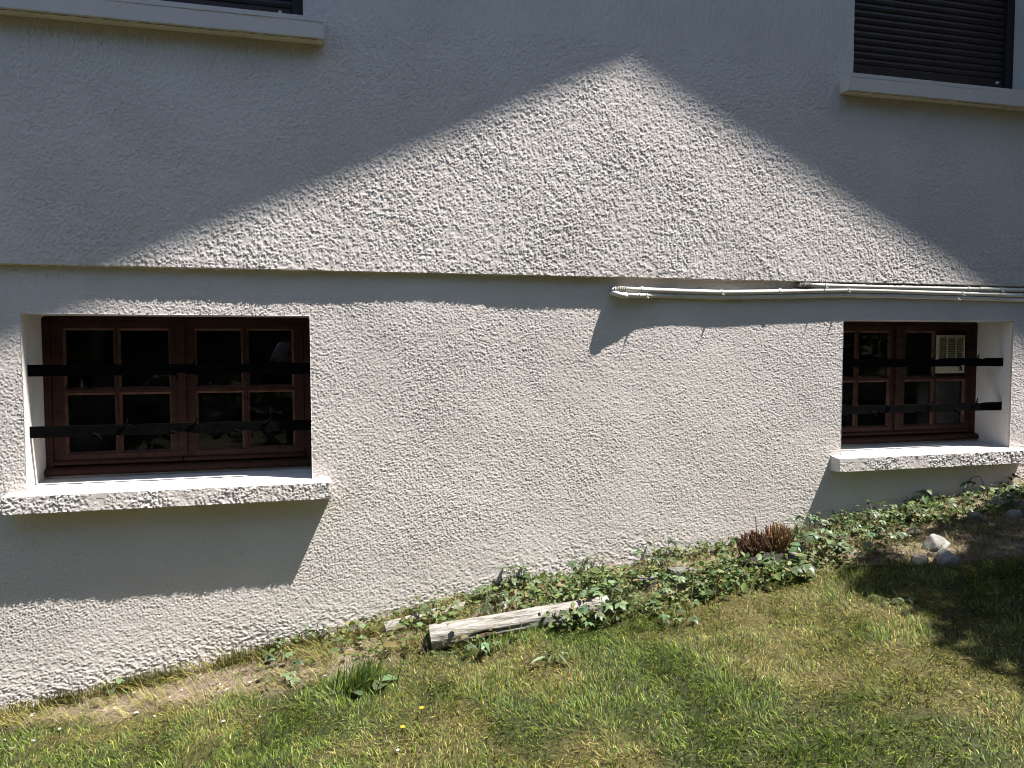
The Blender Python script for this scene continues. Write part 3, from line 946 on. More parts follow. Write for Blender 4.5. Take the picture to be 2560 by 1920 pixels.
def weed(x, y, label, kind='tri', n=9, spread=0.09, height=0.07, size=1.0, seed=0, group="weeds along the foot of the wall"):
    r = random.Random(seed)
    z = gz(x, y)
    t = thing("weed", (x, y, z), label, "weed", group)
    sm = MB()
    for k in range(n):
        ang = 2 * math.pi * (k + r.random() * 0.8) / n
        d = spread * (0.25 + 0.75 * r.random())
        hx, hy = x + d * math.cos(ang), min(y + d * math.sin(ang), -0.035)
        hz = gz(hx, hy) + height * (0.45 + 0.75 * r.random())
        me = LEAVES[kind][r.randrange(4)]
        o = bpy.data.objects.new("leaf", me); COL.objects.link(o); o.parent = t
        o.location = (hx - x, hy - y, hz - z)
        s = size * r.uniform(0.38, 0.98)
        o.scale = (s, s, s)
        o.rotation_euler = Euler((r.uniform(-0.5, 0.35), r.uniform(-0.45, 0.45), ang - math.pi / 2 + r.uniform(-0.6, 0.6)))
        sm.tube([(x + 0.2 * (hx - x), y + 0.2 * (hy - y), z - 0.01), (x + 0.7 * (hx - x), y + 0.7 * (hy - y), z + 0.6 * (hz - z)), (hx, hy, hz)], [0.0022, 0.0017, 0.0013], 5)
    sm.build("stems", M['stem'], t)
    return t


W = [
    (-0.855, -0.060, "small dark weed at the wall, leftmost of the leafy weeds", 'tri', 5, 0.04, 0.05, 0.7),
    (-0.03, -0.050, "upright weed with pointed leaves against the wall left of the logs", 'tri', 9, 0.07, 0.09, 0.95),
    (-0.16, -0.13, "low weed in front of the wall, left of the upright pointed one", 'palm', 10, 0.09, 0.05, 0.9),
    (-0.14, -0.33, "pale green weed between the bare soil and the grass tuft", 'tri', 10, 0.09, 0.05, 0.9),
    (0.12, -0.10, "weed with yellowish leaves just left of the small log", 'palm', 9, 0.08, 0.07, 0.8),
    (0.50, -0.16, "tangled weed filling the gap between the two logs", 'palm', 13, 0.10, 0.09, 0.85),
    (0.78, -0.27, "broad dark leaf weed overhanging the middle of the weathered log", 'palm', 10, 0.10, 0.10, 1.25),
    (0.62, -0.56, "yellow green leafy weed in front of the weathered log's sawn end", 'tri', 9, 0.09, 0.05, 0.85),
    (0.80, -0.10, "leafy weed at the wall above the weathered log", 'tri', 10, 0.10, 0.07, 0.9),
    (0.93, -0.05, "tall weed against the wall above the right part of the log", 'tri', 9, 0.06, 0.13, 0.95),
    (1.10, -0.22, "creeping weed behind the right end of the log", 'palm', 13, 0.13, 0.07, 0.9),
    (1.06, -0.55, "dark leaved weed in front of the log's right half", 'palm', 11, 0.10, 0.06, 1.05),
    (1.20, -0.50, "dense weed burying the right end of the weathered log", 'tri', 22, 0.13, 0.10, 1.05),
    (1.26, -0.08, "bushy weed on the wall foot right of the tall weed", 'palm', 12, 0.11, 0.10, 0.95),
    (1.55, -0.46, "sprawling weed in front of the grey edging bricks", 'palm', 14, 0.14, 0.08, 1.0),
    (1.62, -0.12, "tall leafy weed left of the brown cut stump", 'tri', 12, 0.10, 0.12, 1.1),
    (1.84, -0.40, "large toothed weed below the left of the brown cut stump", 'palm', 12, 0.11, 0.07, 1.2),
    (2.10, -0.50, "broad fan leaved weed right below the brown cut stump", 'palm', 10, 0.09, 0.06, 1.5),
    (2.36, -0.38, "drooping corrugated leaf weed right of the brown cut stump", 'tri', 12, 0.12, 0.11, 1.45),
    (2.47, -0.15, "tall weed on the shadow edge right of the brown cut stump", 'tri', 17, 0.11, 0.13, 1.1),
    (2.68, -0.22, "thick ivy-like weed below the left end of the right sill", 'palm', 16, 0.14, 0.10, 1.05),
    (2.90, -0.12, "thick weed against the shaded wall under the right sill", 'palm', 15, 0.13, 0.10, 1.05),
    (2.56, -0.36, "spreading pale weed right of the drooping one, before the thick ivy-like weed", 'palm', 18, 0.15, 0.07, 1.1),
    (2.82, -0.34, "low spreading weed above the largest pale stone", 'tri', 15, 0.13, 0.06, 0.95),
    (3.08, -0.24, "weed among small pale stones under the right sill", 'tri', 11, 0.12, 0.07, 0.95),
    (3.36, -0.20, "weed left of the river stones under the right sill", 'tri', 10, 0.11, 0.06, 0.9),
    (3.26, -0.05, "single leaf weed standing against the shaded wall", 'ovate', 4, 0.04, 0.09, 1.2),
    (3.58, -0.08, "bright green weed beside the wire loop", 'tri', 8, 0.07, 0.07, 0.9),
    (1.40, -0.72, "ragged weed in the lawn below the bricks", 'tri', 10, 0.12, 0.04, 0.85),
    (0.86, -0.80, "flat weed rosette in the lawn below the log", 'strap', 8, 0.05, 0.03, 0.7),
    (2.30, -0.95, "pale clover weed in the lawn near the tree shade", 'tri', 9, 0.09, 0.03, 0.7),
]
for i, (x, y, lab, kind, n, sp, h, s) in enumerate(W):
    weed(x, y, lab, kind, n, sp, h, s, seed=100 + i)


# trailing runners between the weeds
XY = scatter(420, 0.3, 3.4, -0.62, -0.05); n = len(XY)
tag(link("weed_runners", blades("weed_runners", XY, rng.uniform(0.08, 0.24, n), rng.uniform(0.0018, 0.0032, n), rng.uniform(0.9, 1.55, n), rng.uniform(0, 6.28, n), np.array([(0.10, 0.12, 0.04), (0.14, 0.12, 0.06), (0.07, 0.05, 0.03)])[rng.integers(0, 3, n)] * rng.uniform(0.7, 1.3, (n, 1))), M['blade']),
    "thin trailing weed stems tangled over the bed", "stems", kind="stuff")

# small leaves between them, too many to count
def small_leaves(n):
    X = rng.uniform(-0.25, 3.9, n); Y = -np.abs(rng.uniform(0.0, 0.75, n))
    dens = np.clip(2.4 * (fbm(X * 4, Y * 5, 111, 3) - 0.36), 0, 1) * np.clip((np.interp(X, [-0.3, 0.3, 1, 2, 2.6, 3.9], [0.30, 0.42, 0.68, 0.62, 0.56, 0.45]) + Y) / 0.12, 0, 1)
    dens *= np.interp(X, [-0.3, 0.2, 0.9, 1.2, 3.0, 3.9], [0.35, 0.4, 0.8, 1, 1, 0.6])
    dens *= np.where(np.hypot((X - 2.125) / 0.2, (Y + 0.30) / 0.14) < 1, 0.1, 1)
    k = rng.random(n) < dens
    X, Y = X[k], np.minimum(Y[k], -0.015); n = len(X)
    Z = ground_z(X, Y) + rng.uniform(0.0, 0.06, n) * np.clip(2.2 * fbm(X * 3, Y * 3, 115), 0.3, 1.4)
    s = rng.uniform(0.006, 0.018, n) * np.where(rng.random(n) < 0.12, 1.7, 1.0)
    az = rng.uniform(0, 6.28, n); tl = rng.normal(0, 0.5, n); rl = rng.normal(0, 0.5, n)
    loc = np.array([(0, 0, 0), (0.55, 0.7, 0.12), (0.4, 1.5, 0.0), (0, 1.9, -0.25), (-0.4, 1.5, 0.0), (-0.55, 0.7, 0.12), (0, 1.0, -0.05)])
    P = loc[None] * s[:, None, None]
    x, y, z = P[..., 0], P[..., 1], P[..., 2]
    ct, st = np.cos(tl)[:, None], np.sin(tl)[:, None]
    y, z = y * ct - z * st, y * st + z * ct
    cr_, sr = np.cos(rl)[:, None], np.sin(rl)[:, None]
    x, z = x * cr_ + z * sr, -x * sr + z * cr_
    ca, sa = np.cos(az)[:, None], np.sin(az)[:, None]
    x, y = x * ca - y * sa, x * sa + y * ca
    V = np.stack([x + X[:, None], np.minimum(y + Y[:, None], -0.006), z + Z[:, None]], -1).reshape(-1, 3)
    b0 = np.arange(n)[:, None] * 7
    T = np.concatenate([b0 + np.array([q]) for q in ((0, 1, 6), (1, 2, 6), (2, 3, 6), (3, 4, 6), (4, 5, 6), (5, 0, 6))])
    me = np_mesh("creeping_weeds", V, None, T)
    pal = np.array([(0.078, 0.122, 0.036), (0.10, 0.142, 0.038), (0.06, 0.10, 0.032), (0.11, 0.13, 0.034), (0.17, 0.135, 0.05)])
    set_tint(me, np.repeat(pal[rng.choice([0, 0, 1, 1, 2, 3, 4], n)] * rng.uniform(0.7, 1.3, (n, 1)), 7, axis=0))
    return me


tag(link("creeping_weeds", small_leaves(40000), M['blade']), "mat of small creeping weed leaves along the bed", "ground cover", kind="stuff")

# dark grass tuft with a broad leaf in front of the bare patch
tx, ty = 0.15, -0.585
t = thing("grass_tuft", (tx, ty, gz(tx, ty)), "dark green tall grass tuft with one broad leaf, left of the log", "grass tuft")
n = 260
XY = np.stack([rng.normal(tx, 0.045, n), rng.normal(ty, 0.03, n)], 1)
link("blades", blades("blades", XY, rng.uniform(0.05, 0.15, n), rng.uniform(0.003, 0.006, n), np.abs(rng.normal(0.6, 0.35, n)), rng.normal(0.3, 0.9, n), PAL[rng.choice([0, 2, 2, 1], n)] * rng.uniform(0.7, 1.2, (n, 1))), M['blade'], t)
for k, (dx, dy, dz, s, rz) in enumerate(((0.05, -0.09, 0.03, 1.5, -0.6), (0.0, -0.10, 0.02, 1.1, 0.5), (0.08, -0.04, 0.04, 1.1, -1.3))):
    o = bpy.data.objects.new("leaf", LEAVES['ovate'][k]); COL.objects.link(o); o.parent = t
    o.location = (dx, dy, dz); o.scale = (s, s, s); o.rotation_euler = (0.25, 0.1, rz)

# two small yellow flowers in the lawn
M['yellow'] = mat('yellow_petal', (0.5, 0.33, 0.02), 0.7)
for x, y, lab in ((0.335, -0.945, "yellow dandelion flower in the lawn below the log, upper of two"), (0.26, -1.03, "yellow flower in the lawn, lower left of the dandelion")):
    z = gz(x, y)
    t = thing("flower", (x, y, z), lab, "flower", "small yellow flowers in the lawn")
    MB().tube([(x, y, z), (x + 0.004, y - 0.003, z + 0.045)], 0.0015, 5).build("stalk", M['stem'], t)
    mbf = MB()
    for k in range(14):
        a_ = k * 2 * math.pi / 14
        c, s_ = math.cos(a_), math.sin(a_)
        cx, cy, cz = x + 0.004, y - 0.003, z + 0.045
        r1 = 0.009 if k % 2 else 0.006
        mbf.add([(cx, cy, cz), (cx + r1 * math.cos(a_ - 0.25), cy + r1 * math.sin(a_ - 0.25), cz + 0.004), (cx + r1 * 1.15 * c, cy + r1 * 1.15 * s_, cz + 0.005), (cx + r1 * math.cos(a_ + 0.25), cy + r1 * math.sin(a_ + 0.25), cz + 0.004)], [(0, 1, 2, 3)])
    mbf.build("petals", M['yellow'], t)

# ------------------------------------------------------------------ logs
M['oldwood'] = mat('weathered_grey_wood', rough=0.85, spec=0.2)
n_, l_, b_ = nodes(M['oldwood'])
tcw = n_.new("ShaderNodeTexCoord"); mpw = n_.new("ShaderNodeMapping"); mpw.inputs["Scale"].default_value = (2.5, 30, 30)
l_.new(tcw.outputs["Object"], mpw.inputs[0])
nw = n_.new("ShaderNodeTexNoise"); nw.inputs["Scale"].default_value = 2.2; nw.inputs["Detail"].default_value = 9; nw.inputs["Roughness"].default_value = 0.65
l_.new(mpw.outputs[0], nw.inputs["Vector"])
crw = n_.new("ShaderNodeValToRGB")
crw.color_ramp.elements[0].position = 0.30; crw.color_ramp.elements[0].color = (0.035, 0.028, 0.022, 1)
crw.color_ramp.elements[1].position = 0.62; crw.color_ramp.elements[1].color = (0.33, 0.312, 0.285, 1)
e_ = crw.color_ramp.elements.new(0.44); e_.color = (0.21, 0.195, 0.172, 1)
l_.new(nw.outputs[0], crw.inputs[0]); l_.new(crw.outputs[0], b_.inputs["Base Color"])
bw = n_.new("ShaderNodeBump"); bw.inputs["Strength"].default_value = 1.0; bw.inputs["Distance"].default_value = 0.010
l_.new(nw.outputs[0], bw.inputs["Height"]); l_.new(bw.outputs[0], b_.inputs["Normal"])
M['endgrain'] = mix_noise(mat('dark_end_grain', rough=0.95), (0.05, 0.04, 0.03), (0.14, 0.11, 0.08), 40, 5)
M['rot'] = mix_noise(mat('rotten_hollow', rough=0.95), (0.02, 0.013, 0.01), (0.12, 0.06, 0.03), 60, 5)


def log(p0, p1, r0, r1, label, seed, hollows=()):
    p0, p1 = Vector(p0), Vector(p1)
    ax_ = (p1 - p0); L = ax_.length; ax_.normalize()
    q = Vector((0, 0, 1)); s_ = ax_.cross(q).normalized(); q = s_.cross(ax_)
    nu, nv = 90, 40
    vs = []
    for i in range(nu + 1):
        t_ = i / nu
        for k in range(nv):
            th = 2 * math.pi * k / nv
            r = r0 + (r1 - r0) * t_
            r *= 1 + 0.10 * (float(fbm(th * 1.2 + seed, t_ * 3, seed)) - 0.5) + 0.05 * math.sin(2 * th + seed)
            g_ = float(fbm(k * 0.55, t_ * 2.5 + 3, seed + 4, 2))
            r -= 0.012 * max(0, 0.42 - g_) / 0.42 * (1 if k % 3 else 1.7)
            for (ht, hth, hl, hw, hd) in hollows:
                e2 = ((t_ - ht) / hl) ** 2 + ((th - hth) / hw) ** 2
                if e2 < 1: r -= hd * (1 - e2)
            wob = 0.006 * math.sin(3.1 * t_ + seed)
            vs.append(p0 + ax_ * (L * t_) + s_ * (r * math.cos(th) + wob) + q * (r * math.sin(th)))
    fs = []
    for i in range(nu):
        for k in range(nv):
            k2 = (k + 1) % nv
            fs.append((i * nv + k, (i + 1) * nv + k, (i + 1) * nv + k2, i * nv + k2))
    t = thing("log", tuple(p0), label, "log")
    mb_ = MB(); mb_.add(vs, fs); o = mb_.build("trunk", M['oldwood'], t, smooth=True)
    e = MB(); e.add(vs[:nv], [tuple(range(nv))]); e.build("sawn_end", M['endgrain'], t)
    e = MB(); e.add(vs[-nv:], [tuple(range(nv - 1, -1, -1))]); e.build("sawn_end", M['endgrain'], t)
    for (ht, hth, hl, hw, hd) in hollows:
        r = r0 + (r1 - r0) * ht - hd * 0.55
        mbh = MB()
        pts = []
        for k in range(9):
            f_ = -1 + 2 * k / 8
            c = p0 + ax_ * (L * (ht + hl * f_ * 0.75)) + s_ * (r * math.cos(hth)) + q * (r * math.sin(hth))
            pts.append(c)
        mbh.tube(pts, [0.003, 0.009, 0.013, 0.012, 0.014, 0.011, 0.013, 0.008, 0.003], 7)
        mbh.build("rotten_hollow", M['rot'], t)
    return t


log((0.450, -0.405, gz(0.45, -0.4) + 0.040), (1.22, -0.465, gz(1.22, -0.46) + 0.018), 0.053, 0.044,
    "weathered grey log lying in the weeds parallel to the wall", 5, hollows=((0.30, -0.30, 0.11, 0.5, 0.020), (0.62, -0.45, 0.035, 0.35, 0.02), (0.60, 0.75, 0.012, 0.12, 0.012)))
log((0.285, -0.135, gz(0.285, -0.13) + 0.022), (0.66, -0.115, gz(0.66, -0.11) + 0.012), 0.031, 0.029,
    "small pale log behind the long one, half hidden by weeds", 9)

# ------------------------------------------------------------------ stones, bricks
M['stone'] = mix_noise(mat('pale_river_stone', rough=0.85), (0.12, 0.115, 0.105), (0.25, 0.245, 0.235), 14, 6, bump=0.5, bump_scale=60, bump_dist=0.003)
M['stone2'] = mix_noise(mat('brownish_stone', rough=0.9), (0.09, 0.078, 0.065), (0.17, 0.15, 0.13), 14, 6, bump=0.5, bump_scale=60, bump_dist=0.003)
M['conc'] = mix_noise(mat('grey_concrete', rough=0.95), (0.07, 0.064, 0.058), (0.15, 0.14, 0.128), 18, 6, bump=0.6, bump_scale=90, bump_dist=0.003)


def stone(x, y, sx, sy, sz, label, seed, m='stone', sink=0.42, group="stones near the right end of the wall", rz=0.0):
    z = gz(x, y)
    bm = bmesh.new()
    bmesh.ops.create_icosphere(bm, subdivisions=4, radius=1.0)
    r = random.Random(seed)
    cuts = [(Vector((r.uniform(-1, 1), r.uniform(-1, 1), r.uniform(-0.2, 1))).normalized(), r.uniform(0.50, 0.82)) for _ in range(9)]
    for v in bm.verts:
        p = v.co.copy()
        for d_, lim in cuts:
            e = p.dot(d_)
            if e > lim: p -= d_ * (e - lim) * 0.95
        nz_ = float(fbm(np.array(p.x * 2.2 + seed), np.array(p.y * 2.2 + p.z * 1.7), seed, 3)) - 0.5
        p *= 1 + 0.16 * nz_
        v.co = Vector((p.x * sx, p.y * sy, p.z * sz + sz * (1 - 2 * sink)))
    me = bpy.data.meshes.new("stone"); bm.to_mesh(me); bm.free()
    o = link("stone", me, M[m], None, smooth=True)
    o.location = (x, y, z); o.rotation_euler = (0, 0, rz)
    return tag(o, label, "stone", group)


stone(2.880, -0.545, 0.075, 0.060, 0.055, "largest pale grey stone, lit at the edge of the tree shade", 3, rz=0.3)
stone(2.772, -0.700, 0.058, 0.055, 0.052, "round pale stone just below the largest stone", 8)
stone(2.668, -0.650, 0.042, 0.050, 0.045, "darker rough stone left of the round pale stone", 12, 'stone2')
stone(3.00, -0.10, 0.038, 0.03, 0.034, "small grey stone in the weeds under the right sill", 21)
stone(3.10, -0.13, 0.045, 0.035, 0.036, "pinkish stone in the weeds right of the small grey stone", 23, 'stone2')
stone(2.86, -0.36, 0.05, 0.035, 0.03, "flat pale stone among weeds above the largest stone", 27, 'stone2')
stone(3.10, -0.38, 0.04, 0.03, 0.03, "small brownish stone above and right of the largest stone", 29, 'stone2')
stone(3.55, -0.235, 0.055, 0.045, 0.042, "oval pale stone, leftmost of the pile in the far right corner", 31)
stone(3.66, -0.215, 0.050, 0.045, 0.042, "pale stone second from left in the far right pile", 33)
stone(3.70, -0.11, 0.048, 0.035, 0.04, "white stone at the back of the far right pile, near the wall", 35)
stone(3.83, -0.10, 0.052, 0.04, 0.04, "white stone at the back of the pile, next to the picture's right edge", 37)
stone(3.63, -0.31, 0.055, 0.04, 0.035, "dark mossy stone below the pale ones of the far right pile", 39, 'stone2')
stone(3.30, -0.36, 0.055, 0.045, 0.04, "shaded stone, leftmost of the lower row in the tree shade", 41, 'stone2')
stone(3.46, -0.42, 0.05, 0.045, 0.045, "shaded stone in the middle of the lower row", 43)
stone(3.56, -0.46, 0.055, 0.045, 0.045, "shaded stone at the right end of the lower row", 45)
stone(3.95, -0.22, 0.06, 0.05, 0.05, "stone cut off by the right edge of the picture", 47)


def brick(x, y, lx, ly, lz, rz, label, up=0.02):
    o = MB().box((-lx / 2, -ly / 2, 0), (lx / 2, ly / 2, lz)).build("edging_brick", M['conc'], None, bevel=0.006)
    o.location = (x, y, gz(x, y) - lz + up + lz * 0.55); o.rotation_euler = (0.05, 0.06, rz)
    return tag(o, label, "brick", "grey bricks edging the bed")


brick(1.665, -0.295, 0.14, 0.075, 0.06, 0.12, "grey concrete brick in the middle of the weed bed", 0.016)
brick(1.47, -0.285, 0.10, 0.07, 0.06, -0.1, "grey brick left of the middle one, nearly covered by weeds", 0.008)
brick(2.235, -0.375, 0.075, 0.06, 0.06, 0.2, "grey brick under the brown cut stump", 0.012)

# ------------------------------------------------------------------ cut-back shrub
M['cutstem'] = mat('rust_brown_cut_stems', rough=0.8)
n_, l_, b_ = nodes(M['cutstem'])
a_ = n_.new("ShaderNodeAttribute"); a_.attribute_name = "tint"; l_.new(a_.outputs["Color"], b_.inputs["Base Color"])
M['rootmound'] = mix_noise(mat('dark_root_mound', rough=0.95), (0.005, 0.004, 0.003), (0.018, 0.013, 0.009), 30, 5, bump=0.8, bump_scale=60, bump_dist=0.01)
sx, sy = 2.125, -0.265
shrub = thing("cut_shrub", (sx, sy, gz(sx, sy)), "brown cut-back shrub stump of short stiff stems against the wall", "shrub")


def stem_tuft(cx, cy, n, rad, hmin, hmax, pal):
    mb_ = MB(); cols = []
    for k in range(n):
        a = random.random() * 6.283; d = rad * math.sqrt(random.random())
        x, y = cx + d * math.cos(a), min(cy + 0.75 * d * math.sin(a), -0.035)
        z = gz(x, y) + 0.02
        h = random.uniform(hmin, hmax) * (1 - 0.35 * (d / rad) ** 2)
        ox, oy = (x - cx) * 0.55 + random.gauss(0, 0.014), (y - cy) * 0.4 + random.gauss(0, 0.012)
        r = random.uniform(0.0016, 0.0034)
        mb_.tube([(x, y, z), (x + ox * 0.5, min(y + oy * 0.5, -0.02), z + h * 0.55), (x + ox, min(y + oy, -0.015), z + h)], [r * 1.1, r, r * 0.9], 5)
        c = np.array(pal[random.randrange(len(pal))]) * random.uniform(0.6, 1.3)
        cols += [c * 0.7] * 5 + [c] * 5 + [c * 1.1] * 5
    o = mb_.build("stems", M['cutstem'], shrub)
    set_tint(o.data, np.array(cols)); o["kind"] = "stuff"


stem_tuft(2.062, -0.255, 280, 0.056, 0.09, 0.140, [(0.12, 0.058, 0.026), (0.08, 0.038, 0.018), (0.16, 0.080, 0.036), (0.04, 0.022, 0.013)])
stem_tuft(2.190, -0.255, 260, 0.060, 0.10, 0.155, [(0.22, 0.118, 0.046), (0.15, 0.075, 0.030), (0.27, 0.16, 0.07), (0.06, 0.033, 0.017)])
mb = MB()
bm = bmesh.new(); bmesh.ops.create_icosphere(bm, subdivisions=4, radius=1.0)
for v in bm.verts:
    p = v.co; k = 1 + 0.5 * (float(fbm(np.array(p.x * 3), np.array(p.y * 3 + p.z * 2), 5)) - 0.5)
    v.co = Vector((sx + p.x * 0.155 * k, min(sy - 0.01 + p.y * 0.11 * k, -0.01), gz(sx, sy) + p.z * 0.045 * k))
me = bpy.data.meshes.new("root_mound"); bm.to_mesh(me); bm.free()
link("root_mound", me, M['rootmound'], shrub, smooth=True)
M['twig'] = mat('bare_twig', (0.12, 0.07, 0.05), 0.8)
MB().tube([(2.10, -0.25, gz(2.06, -.1)), (2.095, -0.24, gz(2.06, -.1) + 0.10), (2.092, -0.23, gz(2.06, -.1) + 0.215)], [0.004, 0.003, 0.002], 6).build("twig", M['twig'], shrub)
MB().tube([(2.29, -0.20, gz(2.24, -.1)), (2.36, -0.17, gz(2.24, -.1) + 0.08), (2.41, -0.14, gz(2.24, -.1) + 0.145)], [0.004, 0.003, 0.002], 6).build("twig", M['twig'], shrub)

# wire loop at the wall
wx, wy = 3.63, -0.035
wz = gz(wx, wy)
tag(MB().tube([(wx - 0.055 * math.cos(q), wy + 0.006 * math.sin(3 * q), wz + 0.045 + 0.062 * math.sin(q)) for q in np.linspace(-0.7, math.pi + 0.7, 24)], 0.0019, 6).build("wire_loop", M['blackmetal'], None),
    "thin dark wire loop sticking up against the wall under the right sill", "wire")

# pale chips lying on the soil and lawn
mb = MB()
for (x, y) in [(-0.70, -0.33), (-0.95, -0.28), (-1.13, -0.22), (-1.05, -0.36), (-0.55, -0.22), (-0.40, -0.26), (-0.28, -0.30), (0.02, -0.42), (0.08, -0.40), (0.24, -1.10), (-0.12, -1.02), (-0.22, -0.62), (-0.35, -0.58), (-0.80, -0.24), (-0.62, -0.40)] + [(random.uniform(-1.2, 0.1), random.uniform(-0.42, -0.08)) for _ in range(22)]:
    s_ = random.uniform(0.003, 0.010); z = gz(x, y) + 0.012
    pts = [(x + s_ * math.cos(k * 1.2566) * random.uniform(.6, 1.3), y + s_ * math.sin(k * 1.2566) * random.uniform(.6, 1.3), z + random.uniform(0, 0.004)) for k in range(5)]
    mb.add(pts + [(x, y, z + 0.006), (x, y, z - 0.004)], [(k, (k + 1) % 5, 5) for k in range(5)] + [((k + 1) % 5, k, 6) for k in range(5)])
o = mb.build("pale_chips", mat('pale_render_chips', (0.36, 0.33, 0.30), 0.9))
tag(o, "pale chips of fallen render on the dry strip", "gravel", kind="stuff")


# ------------------------------------------------------------------ trees out of the picture: shade at the right, hedge behind the viewer
def leaf_cloud(name, P, s0, s1, pal, seed, up=0.3):
    r = np.random.default_rng(seed)
    n = len(P)
    nrm = r.normal(0, 1, (n, 3)); nrm[:, 2] += up; nrm /= np.linalg.norm(nrm, axis=1)[:, None]
    a = np.cross(nrm, r.normal(0, 1, (n, 3))); a /= np.linalg.norm(a, axis=1)[:, None] + 1e-9
    b = np.cross(nrm, a)
    s = r.uniform(s0, s1, n)[:, None]
    V = np.stack([P - a * s * 0.9, P - b * s * 0.45 - nrm * s * .1, P + a * s, P + b * s * 0.45 - nrm * s * .1], 1).reshape(-1, 3)
    q = np.arange(n)[:, None] * 4 + np.array([[0, 1, 2, 3]])
    me = np_mesh(name, V, q)
    set_tint(me, np.repeat(np.array(pal)[r.integers(0, len(pal), n)] * r.uniform(0.7, 1.3, (n, 1)), 4, axis=0))
    return me


M['bark'] = mix_noise(mat('bark', rough=0.95), (0.06, 0.045, 0.035), (0.16, 0.12, 0.09), 12, 5, stretch=(3, 3, 0.7), bump=0.8, bump_scale=20, bump_dist=0.02)
treeR = thing("shade_tree", (5.9, -2.3, gz(5.9, -2.3)), "leafy tree beyond the right edge whose shade falls on the lawn", "tree")
gpts = []
r2 = np.random.default_rng(5)
while len(gpts) < 20000:
    x = r2.uniform(2.05, 6.4); y = r2.uniform(-2.9, -0.12)
    # shade outline on the ground
    edge_top = np.interp(x, [2.05, 2.25, 2.5, 2.9, 3.2, 3.55, 3.8, 6.4], [-0.95, -0.66, -0.47, -0.33, -0.33, -0.20, -0.20, -0.2])
    edge_left = np.interp(y, [-2.9, -1.68, -1.5, -1.25, -1.0, -0.8, -0.62, 0], [2.2, 2.15, 2.12, 2.2, 2.34, 2.22, 2.28, 2.3])
    e = min(edge_top - y, x - edge_left)
    if e < -0.02 or r2.random() > 0.25 + e / 0.25: continue
    if (x - 2.80) ** 2 / 0.20 ** 2 + (y + 0.58) ** 2 / 0.13 ** 2 < 1 and r2.random() < 0.95: continue
    gpts.append((x, y))
gpts = np.array(gpts)
hh = np.clip(2.4 + 0.9 * np.clip(3.2 - gpts[:, 0], 0, 2) + r2.uniform(0, 2.4, len(gpts)), 2.4, 6)
P = np.stack([gpts[:, 0] + 0.45 * hh, gpts[:, 1] - 0.19 * hh, ground_z(gpts[:, 0], gpts[:, 1]) + hh], 1)
u_, v_, d_ = project(P)
P = P[~((u_ > -0.2) & (u_ < 1.045) & (v_ > -0.3) & (v_ < 1.3) & (d_ > 0))]
link("crown", leaf_cloud("crown", P, 0.045, 0.095, [(0.05, 0.09, 0.025), (0.07, 0.11, 0.03), (0.04, 0.075, 0.022)], 9), M['blade'], treeR)
z0 = gz(5.9, -2.3)
tk = MB().tube([(5.9, -2.3, z0 - 0.1), (5.85, -2.25, z0 + 1.2), (5.7, -2.15, z0 + 2.3), (5.5, -2.0, z0 + 3.4), (5.4, -1.9, z0 + 4.4)], [0.16, 0.13, 0.11, 0.07, 0.03], 12)
for (bx, by, bz) in ((4.2, -1.2, 3.1), (4.0, -1.8, 3.5), (4.6, -2.6, 3.6), (5.4, -1.0, 3.7), (6.6, -2.0, 4.2), (6.2, -3.0, 3.9)):
    tk.tube([(5.72, -2.17, z0 + 2.1), ((5.7 + bx) / 2, (-2.15 + by) / 2, z0 + (2.2 + bz) / 2 - 0.1), (bx, by, z0 + bz)], [0.06, 0.04, 0.015], 8)
tk.build("trunk", M['bark'], treeR, smooth=True)

for hi_, (hx, hy, hw, hd_, hh_, lab) in enumerate(((-6.2, -7.6, 4.3, 1.5, 6.0, "tall evergreen hedge bush behind the viewer, left of three"), (0.2, -7.8, 4.3, 1.6, 6.4, "tall evergreen hedge bush behind the viewer, middle of three"), (6.6, -7.7, 4.3, 1.6, 6.2, "tall evergreen hedge bush behind the viewer, right of three"))):
    hz = gz(hx, hy)
    hd = thing("hedge_bush", (hx, hy, hz), lab, "bush", "evergreen bushes behind the viewer")
    rr = np.random.default_rng(40 + hi_)
    d3 = rr.normal(0, 1, (9000, 3)); d3 /= np.linalg.norm(d3, axis=1)[:, None]
    d3 = np.sign(d3) * np.abs(d3) ** 0.62
    rad = (0.74 + 0.30 * rr.random(9000))[:, None]
    lump = (0.85 + 0.3 * fbm(d3[:, 0] * 3 + d3[:, 2] * 2, d3[:, 1] * 3 + d3[:, 2] * 3, 3 + hi_))[:, None]
    Pp = d3 * rad * lump * np.array([hw, hd_, hh_ / 2]) + np.array([hx, hy, hz + hh_ / 2])
    Pp[:, 2] = np.maximum(Pp[:, 2], hz + 0.05)
    link("foliage", leaf_cloud("foliage", Pp, 0.09, 0.18, [(0.05, 0.085, 0.03), (0.08, 0.11, 0.04), (0.03, 0.05, 0.018)], 60 + hi_), M['blade'], hd)
    bm = bmesh.new(); bmesh.ops.create_icosphere(bm, subdivisions=3, radius=0.72)  # unseen solid core added to keep sky from showing through the foliage
    for v in bm.verts:
        v.co = Vector([math.copysign(abs(c / 0.72) ** 0.62, c) * 0.72 for c in v.co])
        v.co = Vector((hx + v.co.x * hw, hy + v.co.y * hd_, hz + hh_ / 2 + v.co.z * hh_ / 2))
    me = bpy.data.meshes.new("opaque_core"); bm.to_mesh(me); bm.free()
    link("opaque_core", me, M['bark'], hd)

